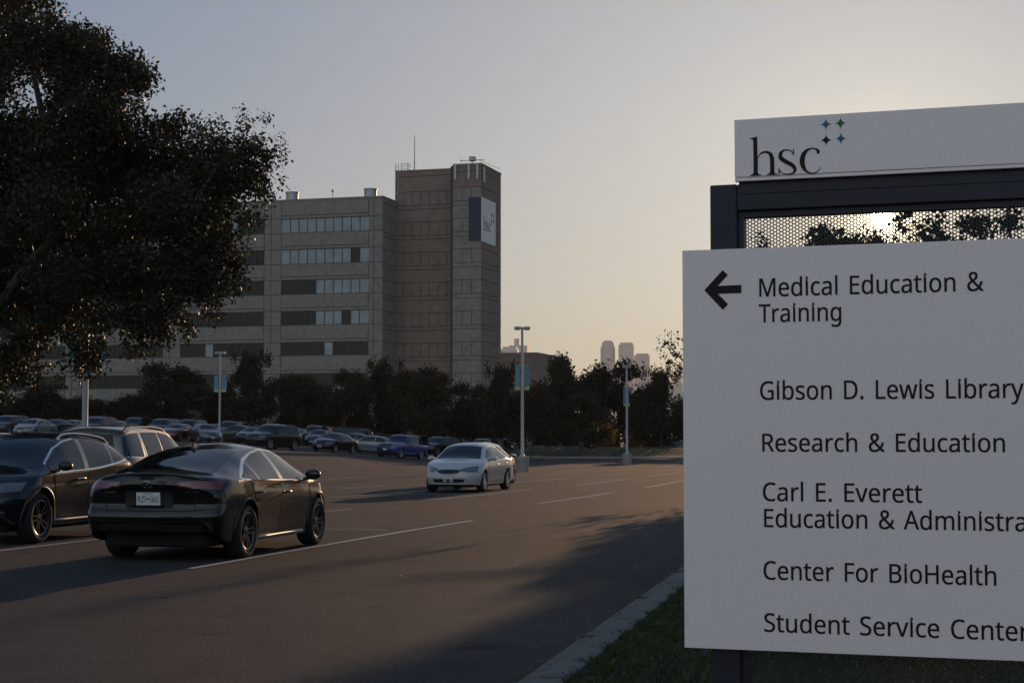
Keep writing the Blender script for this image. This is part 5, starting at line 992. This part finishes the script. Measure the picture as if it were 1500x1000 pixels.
# small black SUV facing the camera
GLA = dict(L=4.42, wr=.355, tw=.24, axles=(1.34, -1.36), spokes=5, archgap=.06,
    zc=[(-2.21, .86), (-2.14, 1.04), (-1.98, 1.20), (-1.6, 1.42), (-1.0, 1.53), (-.2, 1.57), (.3, 1.535), (.6, 1.44), (1.2, 1.10), (1.35, 1.055), (1.9, .97), (2.14, .86), (2.21, .74)],
    zr=[(-2.21, .8), (-2.1, .98), (-1.85, 1.14), (-1.5, 1.33), (-1.0, 1.44), (-.2, 1.485), (.3, 1.44), (.6, 1.34), (1.0, 1.15), (1.3, 1.01), (1.9, .89), (2.14, .79), (2.21, .68)],
    belt=[(-2.21, .74), (-1.8, 1.10), (-1.3, 1.075), (-.5, 1.02), (.5, .985), (1.3, .95), (2.21, .62)],
    wb=[(-2.21, .70), (-2.17, .80), (-2.05, .86), (-1.36, .905), (0, .89), (1.34, .905), (1.85, .88), (2.1, .80), (2.18, .72), (2.21, .62)],
    yr=[(-2.21, .62), (-1.9, .68), (-1.2, .64), (0, .61), (.5, .62), (1.0, .69), (1.3, .74), (1.9, .73), (2.21, .56)],
    sill=[(-2.21, .42), (-1.9, .28), (0, .24), (1.8, .24), (2.21, .3)], bend_f=.34, bend_r=.2, nose=[(.25, .08), (.5, 0), (.75, .03), (.9, .12)], tail=[(.3, .1), (.6, 0), (.9, .04)],
    sidewin=[([(-1.48, 1.20), (-1.28, 1.32), (-1.12, 1.375)], [(-1.52, 1.165), (-1.3, 1.125), (-1.04, 1.095)]), ([(-1.06, 1.39), (-.7, 1.435), (-.28, 1.455)], [(-.98, 1.09), (-.6, 1.05), (-.2, 1.025)]), ([(-.14, 1.455), (.25, 1.41), (.55, 1.315), (.95, 1.125)], [(-.06, 1.02), (.3, 1.01), (.7, 1.0), (1.02, .995)])],
    trim=[([(-1.56, 1.165), (-1.2, 1.115), (-.6, 1.05), (0, 1.02), (1.05, .992)], [(-1.56, 1.135), (-1.2, 1.088), (-.6, 1.025), (0, .995), (1.05, .968)]), ([(-.1, 1.477), (.25, 1.433), (.58, 1.335), (1.02, 1.11)], [(-.1, 1.462), (.25, 1.415), (.56, 1.316), (1.0, 1.09)])], trim_mat='chrome',
    pillars=[([(-.275, 1.452), (-.145, 1.453)], [(-.195, 1.028), (-.065, 1.022)]), ([(-1.115, 1.372), (-1.065, 1.385)], [(-1.035, 1.1), (-.985, 1.095)])], pillar_mat='gloss_black',
    doors=[dict(top=[(-1.15, 1.06), (-.6, 1.015), (-.16, .985)], bot=[(-1.0, .68), (-.92, .42), (-.5, .38), (-.16, .38)], handle=(-.88, .91)), dict(top=[(-.14, .985), (.4, .97), (.93, .955)], bot=[(-.14, .38), (.3, .38), (.7, .38), (.88, .48)], handle=(.08, .885))], handle_mat='chrome',
    skirt=([(-.9, .335), (0, .325), (.9, .33)], [(-.9, .295), (0, .285), (.9, .29)]), skirt_mat='sill', mirror=(.82, 1.075), mirror_mat='black_trim', flare='black_trim', rail=(-1.35, .30), rail_mat='chrome',
    lamps=[('headlight', 'clear_lens', 'x+', [(.46, .83), (.62, .85), (.80, .86)], [(.46, .74), (.62, .72), (.80, .74)]), ('fog_light', 'clear_lens', 'x+', [(.56, .47), (.68, .47)], [(.56, .43), (.68, .44)])],
    glass=[('windshield', 'glass', 'z', *gl(.55, .58, 1.20, .68)), ('rear_window', 'glass', 'x-', [(-.5, 1.38), (0, 1.42), (.5, 1.38)], [(-.62, 1.1), (0, 1.08), (.62, 1.1)])],
    panels=[('grille', 'black_trim', 'x+', [(-.40, .80), (0, .83), (.40, .80)], [(-.36, .60), (0, .58), (.36, .60)]), ('lower_intake', 'black_trim', 'x+', [(-.6, .44), (0, .46), (.6, .44)], [(-.55, .34), (0, .32), (.55, .34)]), ('grille_bar', 'chrome', 'x+', [(-.38, .72), (0, .725), (.38, .72)], [(-.38, .69), (0, .695), (.38, .69)])])
gla, GB = make_car(GLA, P['navyblack'], 'parked_car', 'small black SUV with bright roof rails facing the camera at the left edge', 'car', rim='rim_black')
place(gla, -7.22, 25.6, CAZ + math.pi)

# silver-beige SUV behind it, seen from the rear
SUV = dict(L=4.85, wr=.37, tw=.245, axles=(1.46, -1.42), spokes=5, archgap=.06,
    zc=[(-2.42, .95), (-2.36, 1.15), (-2.22, 1.55), (-2.08, 1.70), (-1.6, 1.76), (-.5, 1.785), (.3, 1.74), (.65, 1.64), (1.25, 1.22), (1.4, 1.16), (2.0, 1.08), (2.34, .98), (2.42, .82)],
    zr=[(-2.42, .9), (-2.34, 1.1), (-2.2, 1.45), (-2.02, 1.60), (-1.5, 1.68), (-.5, 1.705), (.3, 1.66), (.65, 1.54), (1.05, 1.28), (1.35, 1.12), (2.0, 1.0), (2.34, .9), (2.42, .76)],
    belt=[(-2.42, .84), (-2.3, 1.05), (-1.5, 1.10), (0, 1.07), (1.3, 1.04), (2.42, .7)],
    wb=[(-2.42, .78), (-2.38, .86), (-2.25, .91), (-1.4, .945), (0, .93), (1.45, .945), (2.0, .92), (2.3, .84), (2.38, .76), (2.42, .66)],
    yr=[(-2.42, .72), (-2.1, .74), (-1.2, .70), (0, .68), (.6, .68), (1.1, .75), (1.4, .79), (2.0, .78), (2.42, .6)],
    sill=[(-2.42, .44), (-2.1, .32), (0, .28), (2, .28), (2.42, .32)], bend_f=.34, bend_r=.16, nose=[(.3, .06), (.6, 0), (.9, .04), (1.05, .12)], tail=[(.4, .06), (.7, 0), (1.0, .05)],
    sidewin=[([(-2.0, 1.55), (-1.6, 1.62), (-1.28, 1.63)], [(-2.1, 1.17), (-1.6, 1.155), (-1.28, 1.15)]), ([(-1.12, 1.64), (-.7, 1.65), (-.3, 1.65)], [(-1.05, 1.145), (-.7, 1.14), (-.25, 1.13)]), ([(-.2, 1.65), (.25, 1.61), (.6, 1.50), (1.0, 1.27)], [(-.14, 1.13), (.3, 1.12), (.7, 1.11), (1.1, 1.10)])],
    trim=[([(-2.12, 1.16), (-1.2, 1.145), (0, 1.125), (1.12, 1.098)], [(-2.12, 1.135), (-1.2, 1.12), (0, 1.1), (1.12, 1.075)]), ([(-1.23, 1.635), (-1.16, 1.637)], [(-1.16, 1.15), (-1.10, 1.148)])], trim_mat='chrome',
    doors=[dict(top=[(-1.15, 1.10), (-.6, 1.09), (-.22, 1.08)], bot=[(-1.02, .68), (-.94, .44), (-.5, .42), (-.22, .42)], handle=(-.95, .96)), dict(top=[(-.2, 1.08), (.4, 1.07), (1.0, 1.06)], bot=[(-.2, .42), (.3, .42), (.8, .42), (.98, .5)], handle=(0, .95))], handle_mat='paint',
    mirror=(.86, 1.17), rail=(-1.9, .35), rail_mat='black_trim',
    lamps=[('taillight', 'red_lens', 'x-', [(.66, 1.12), (.86, 1.10)], [(.66, .98), (.86, .86)]), ('headlight', 'clear_lens', 'x+', [(.5, .92), (.82, .93)], [(.5, .80), (.82, .80)])],
    glass=[('windshield', 'glass', 'z', *gl(.62, .62, 1.28, .74)), ('rear_window', 'glass', 'x-', [(-.58, 1.58), (0, 1.62), (.58, 1.58)], [(-.70, 1.17), (0, 1.15), (.70, 1.17)])],
    panels=[('grille', 'black_trim', 'x+', [(-.42, .90), (0, .92), (.42, .90)], [(-.40, .66), (0, .64), (.40, .66)]), ('lower_intake', 'black_trim', 'x+', [(-.6, .5), (0, .52), (.6, .5)], [(-.55, .38), (0, .36), (.55, .38)])])
suv, _ = make_car(SUV, P['beige'], 'parked_car', 'beige silver SUV with black roof rails parked behind the small black SUV', 'car')
place(suv, -8.1, 36.2, CAZ)

# white sedan in the middle of the car park
CAM = dict(L=4.8, wr=.315, tw=.215, axles=(1.42, -1.30), spokes=7, twin=False,
    zc=[(-2.4, .86), (-2.33, 1.0), (-2.2, 1.04), (-1.75, 1.07), (-1.6, 1.10), (-1.0, 1.37), (-.5, 1.46), (0, 1.485), (.4, 1.45), (.6, 1.38), (1.2, 1.05), (1.35, 1.0), (2.0, .88), (2.28, .76), (2.4, .60)],
    zr=[(-2.4, .80), (-2.2, .98), (-1.75, 1.01), (-1.5, 1.08), (-1.1, 1.25), (-.6, 1.37), (0, 1.40), (.4, 1.365), (.7, 1.26), (1.1, 1.06), (1.3, .96), (2.0, .81), (2.28, .69), (2.4, .54)],
    belt=[(-2.4, .74), (-1.9, .94), (-1.2, .96), (0, .94), (1.2, .91), (1.6, .86), (2.4, .5)],
    wb=[(-2.4, .72), (-2.36, .80), (-2.2, .86), (-1.3, .895), (0, .89), (1.4, .895), (2.0, .86), (2.25, .78), (2.36, .70), (2.4, .60)],
    yr=[(-2.4, .66), (-2.0, .74), (-1.6, .70), (-1.1, .62), (0, .575), (.5, .59), (1.1, .69), (1.35, .75), (2.0, .72), (2.4, .54)],
    sill=[(-2.4, .34), (-2.1, .25), (0, .21), (2, .21), (2.4, .24)], bend_f=.36, bend_r=.2, nose=[(.2, .06), (.45, 0), (.6, .03), (.75, .12)], tail=[(.3, .08), (.6, 0), (.9, .04)],
    sidewin=[([(-1.12, 1.18), (-.8, 1.285), (-.28, 1.345)], [(-1.2, .995), (-.8, .985), (-.2, .975)]), ([(-.16, 1.35), (.2, 1.335), (.55, 1.25), (.95, 1.06)], [(-.1, .975), (.3, .965), (.7, .955), (1.03, .95)])],
    doors=[dict(top=[(-1.2, .955), (-.7, .945), (-.16, .935)], bot=[(-.98, .62), (-.88, .35), (-.5, .33), (-.16, .33)], handle=(-.95, .84)), dict(top=[(-.14, .935), (.4, .925), (1.0, .91)], bot=[(-.14, .33), (.3, .33), (.8, .33), (.98, .42)], handle=(.02, .82))], handle_mat='paint',
    mirror=(.86, 1.0),
    lamps=[('headlight', 'clear_lens', 'x+', [(.36, .70), (.55, .755), (.78, .78)], [(.36, .645), (.55, .60), (.78, .60)]), ('taillight', 'red_lens', 'x-', [(.5, .94), (.82, .93)], [(.5, .82), (.82, .78)])],
    glass=[('windshield', 'glass', 'z', *gl(.55, .54, 1.24, .68)), ('rear_window', 'glass', 'z', *gl(-.95, .52, -1.56, .62, -.05, -.10))],
    panels=[('grille', 'black_trim', 'x+', [(-.40, .665), (0, .685), (.40, .665)], [(-.27, .565), (0, .55), (.27, .565)]), ('lower_intake', 'black_trim', 'x+', [(-.50, .40), (0, .405), (.50, .40)], [(-.44, .305), (0, .30), (.44, .305)]), ('licence_plate', 'plate', 'x+', [(-.15, .45), (.15, .45)], [(-.15, .32), (.15, .32)])])
cam_car, CMB = make_car(CAM, P['white'], 'parked_car', 'white four door sedan parked alone beside the tall lamp post, facing the camera', 'car')
CZ2 = R(14.5); place(cam_car, -1.30, 53.0, CZ2 + math.pi)

# blue pickup
PIC = dict(L=5.3, wr=.385, tw=.255, axles=(1.72, -1.50), spokes=6, twin=False, archgap=.075,
    zc=[(-2.65, 1.02), (-2.6, 1.10), (-.98, 1.11), (-.90, 1.45), (-.82, 1.72), (-.3, 1.79), (.3, 1.76), (.5, 1.68), (1.05, 1.26), (1.2, 1.19), (2.3, 1.10), (2.58, 1.0), (2.65, .86)],
    zr=[(-2.65, .98), (-2.6, 1.06), (-.98, 1.07), (-.90, 1.38), (-.80, 1.64), (-.3, 1.71), (.3, 1.68), (.55, 1.56), (.95, 1.27), (1.2, 1.14), (2.3, 1.02), (2.58, .92), (2.65, .80)],
    belt=[(-2.65, .92), (-2.6, 1.0), (-1, 1.03), (0, 1.09), (1.1, 1.07), (2.3, .96), (2.65, .74)],
    wb=[(-2.65, .84), (-2.6, .89), (-1.5, .93), (0, .915), (1.7, .935), (2.3, .90), (2.55, .84), (2.65, .76)], yr=[(-2.65, .80), (-1.0, .86), (-.85, .74), (-.3, .69), (.4, .69), (1.0, .78), (1.3, .82), (2.3, .80), (2.65, .68)],
    sill=[(-2.65, .52), (0, .36), (2.2, .38), (2.65, .44)], bend_f=.26, bend_r=.05, nose=[(.4, .04), (.7, 0), (1.0, .05)],
    sidewin=[([(-.74, 1.60), (-.4, 1.65), (-.12, 1.655)], [(-.78, 1.15), (-.4, 1.15), (-.08, 1.14)]), ([(0, 1.655), (.3, 1.62), (.55, 1.50), (.88, 1.26)], [(.04, 1.14), (.4, 1.13), (.7, 1.12), (.96, 1.12)])],
    doors=[dict(top=[(-.84, 1.10), (-.4, 1.10), (-.06, 1.09)], bot=[(-.80, .5), (-.4, .48), (-.06, .48)], handle=(-.7, .98)), dict(top=[(-.04, 1.09), (.5, 1.08), (1.02, 1.06)], bot=[(-.04, .48), (.4, .48), (.95, .48)], handle=(.1, .97))], handle_mat='paint', skirt=([(-.75, .45), (0, .44), (1.0, .45)], [(-.75, .37), (0, .36), (1.0, .37)]), skirt_mat='sill',
    mirror=(.74, 1.22), flare='paint',
    lamps=[('headlight', 'clear_lens', 'x+', [(.52, .98), (.82, .97)], [(.52, .84), (.82, .82)]), ('taillight', 'red_lens', 'x-', [(.72, 1.02), (.84, 1.02)], [(.72, .78), (.84, .78)])],
    glass=[('windshield', 'glass', 'z', *gl(.48, .62, 1.06, .76)), ('rear_window', 'glass', 'x-', [(-.56, 1.62), (0, 1.66), (.56, 1.62)], [(-.62, 1.2), (0, 1.2), (.62, 1.2)])],
    panels=[('grille', 'black_trim', 'x+', [(-.46, .98), (0, .99), (.46, .98)], [(-.48, .72), (0, .70), (.48, .72)]), ('lower_intake', 'black_trim', 'x+', [(-.6, .58), (0, .58), (.6, .58)], [(-.5, .47), (0, .46), (.5, .47)]), ('bed_floor', 'black_trim', 'z', [(-2.5, -.72), (-2.5, .72)], [(-1.05, -.74), (-1.05, .74)]), ('licence_plate', 'plate', 'x+', [(-.15, .66), (.15, .66)], [(-.15, .54), (.15, .54)])])
pic, _ = make_car(PIC, P['blue'], 'pickup_truck', 'blue crew cab pickup facing the camera beyond the white sedan', 'truck')
place(pic, gx(588, 128), 128, R(25) + math.pi)

# the rows of parked cars beyond: copies of plainer cars, each with its own paint
FAR = {}
for k, sp, nm in (('sedan', CAM, 'parked_car'), ('suv', SUV, 'parked_car'), ('fastback', CIV, 'parked_car')):
    s2 = dict(sp); s2.pop('trim', None); s2.pop('flare', None)
    FAR[k], _ = make_car(s2, P['grey'], nm, 'x', 'car', 'cars in the far rows', detail=1)
usedk = set()
def park(k, px, D, az, pn, label):
    o = FAR[k] if k not in usedk else copy_tree(FAR[k]); usedk.add(k)
    place(o, gx(px, D), D, az); tag(o, label, 'car', 'cars in the far rows')
    for c in o.children:
        if c.name.split('.')[0] in ('body', 'mirror'): c.material_slots[0].link = 'OBJECT'; c.material_slots[0].material = P[pn]
F_, B_ = R(14) + math.pi, R(14)
CARS = [('suv', 399, 119, F_ + R(14), 'black', 'black crossover parked alone left of the dark sedan with a front plate'), ('sedan', 490, 127, F_ + R(8), 'black', 'black sedan with a pale front plate, just left of the blue pickup row'),
        ('sedan', 548, 137, R(-80), 'iceblue', 'pale blue white sedan seen from its side, left of the blue pickup'), ('sedan', 522, 145, R(-70), 'silver', 'silver sedan half hidden behind the pale blue one'), ('suv', 603, 146, F_, 'navyblack', 'dark SUV with bright roof edge directly behind the blue pickup'),
        ('suv', 643, 150, F_ + R(20), 'black', 'black SUV between the blue pickup and the white sedan'), ('suv', 708, 148, F_, 'grey', 'dark boxy SUV with pale window rim above the white sedan roof'), ('suv', 731, 152, B_, 'black', 'black SUV just left of the tallest lamp post'),
        ('sedan', 417, 146, F_, 'silver', 'silver sedan behind the black crossover'), ('fastback', 437, 154, F_, 'grey', 'grey hatchback behind the silver sedan'), ('suv', 462, 156, F_, 'black', 'black SUV behind the dark plated sedan'), ('sedan', 470, 150, F_, 'grey', 'grey sedan to the left behind the dark plated sedan'),
        ('suv', 510, 158, R(-60), 'navyblack', 'dark blue SUV in the last row under the tower'), ('fastback', 372, 140, F_, 'navyblack', 'dark hatchback right of the teal bannered lamp'), ('sedan', 352, 147, R(-60), 'grey', 'grey sedan beyond the dark hatchback'), ('suv', 338, 152, F_, 'black', 'black SUV just right of the teal bannered lamp'),
        ('fastback', 262, 136, F_, 'red', 'maroon hatchback glimpsed over the black fastback roof'), ('sedan', 300, 134, F_ - R(40), 'silver', 'silver sedan left of the teal bannered lamp'), ('suv', 278, 152, F_, 'navyblack', 'dark SUV behind the maroon hatchback'), ('suv', 240, 152, F_, 'grey', 'grey SUV far behind the beige silver SUV'),
        ('suv', 14, 150, F_, 'grey', 'grey SUV with pale window rim at the far left edge'), ('sedan', 52, 138, F_, 'dullwhite', 'white sedan at far left, over the small black SUV roof'), ('sedan', 84, 152, F_, 'navyblack', 'dark sedan in the far row left of the thick pole'), ('fastback', 108, 158, F_, 'silver', 'silver hatchback directly left of the thick pole'),
        ('suv', 142, 140, F_, 'grey', 'grey SUV directly right of the thick pole'), ('sedan', 170, 150, F_, 'silver', 'silver sedan above the beige SUV rear'), ('suv', 200, 158, F_, 'black', 'black SUV in the last row above the beige SUV roof'), ('fastback', 318, 156, F_, 'black', 'black hatchback in the last row left of the teal bannered lamp'),
        ('sedan', 985, 196, R(-85), 'white', 'white car beyond the far lawn, beside the left edge of the sign'), ('suv', 1004, 190, R(-85), 'grey', 'grey SUV beyond the far lawn, mostly behind the sign')]
for c in CARS: park(*c)
# champagne sedan nose to tail behind the white one
o = copy_tree(FAR['sedan']); place(o, -1.15, 60.4, CZ2); tag(o, 'champagne sedan directly behind the white sedan, only its roof and tail showing', 'car'); del o['group']
for c in o.children:
    if c.name.split('.')[0] in ('body', 'mirror'): c.material_slots[0].link = 'OBJECT'; c.material_slots[0].material = P['gold']

# ------------------------------------------------------------------ air: thin haze over the whole place
m = bpy.data.materials.new('haze_air'); m.use_nodes = True; t = m.node_tree; t.nodes.remove(t.nodes['Principled BSDF'])
vp = t.nodes.new('ShaderNodeVolumePrincipled'); vp.inputs['Color'].default_value = (.92, .92, .95, 1); vp.inputs['Density'].default_value = .00006; vp.inputs['Anisotropy'].default_value = .3
t.links.new(vp.outputs[0], t.nodes['Material Output'].inputs['Volume'])
mb = MB(); mb.box(-6100, 6100, -450, 5300, -1.4, 310); hz = mb.build('haze', m); tag(hz, kind='stuff')
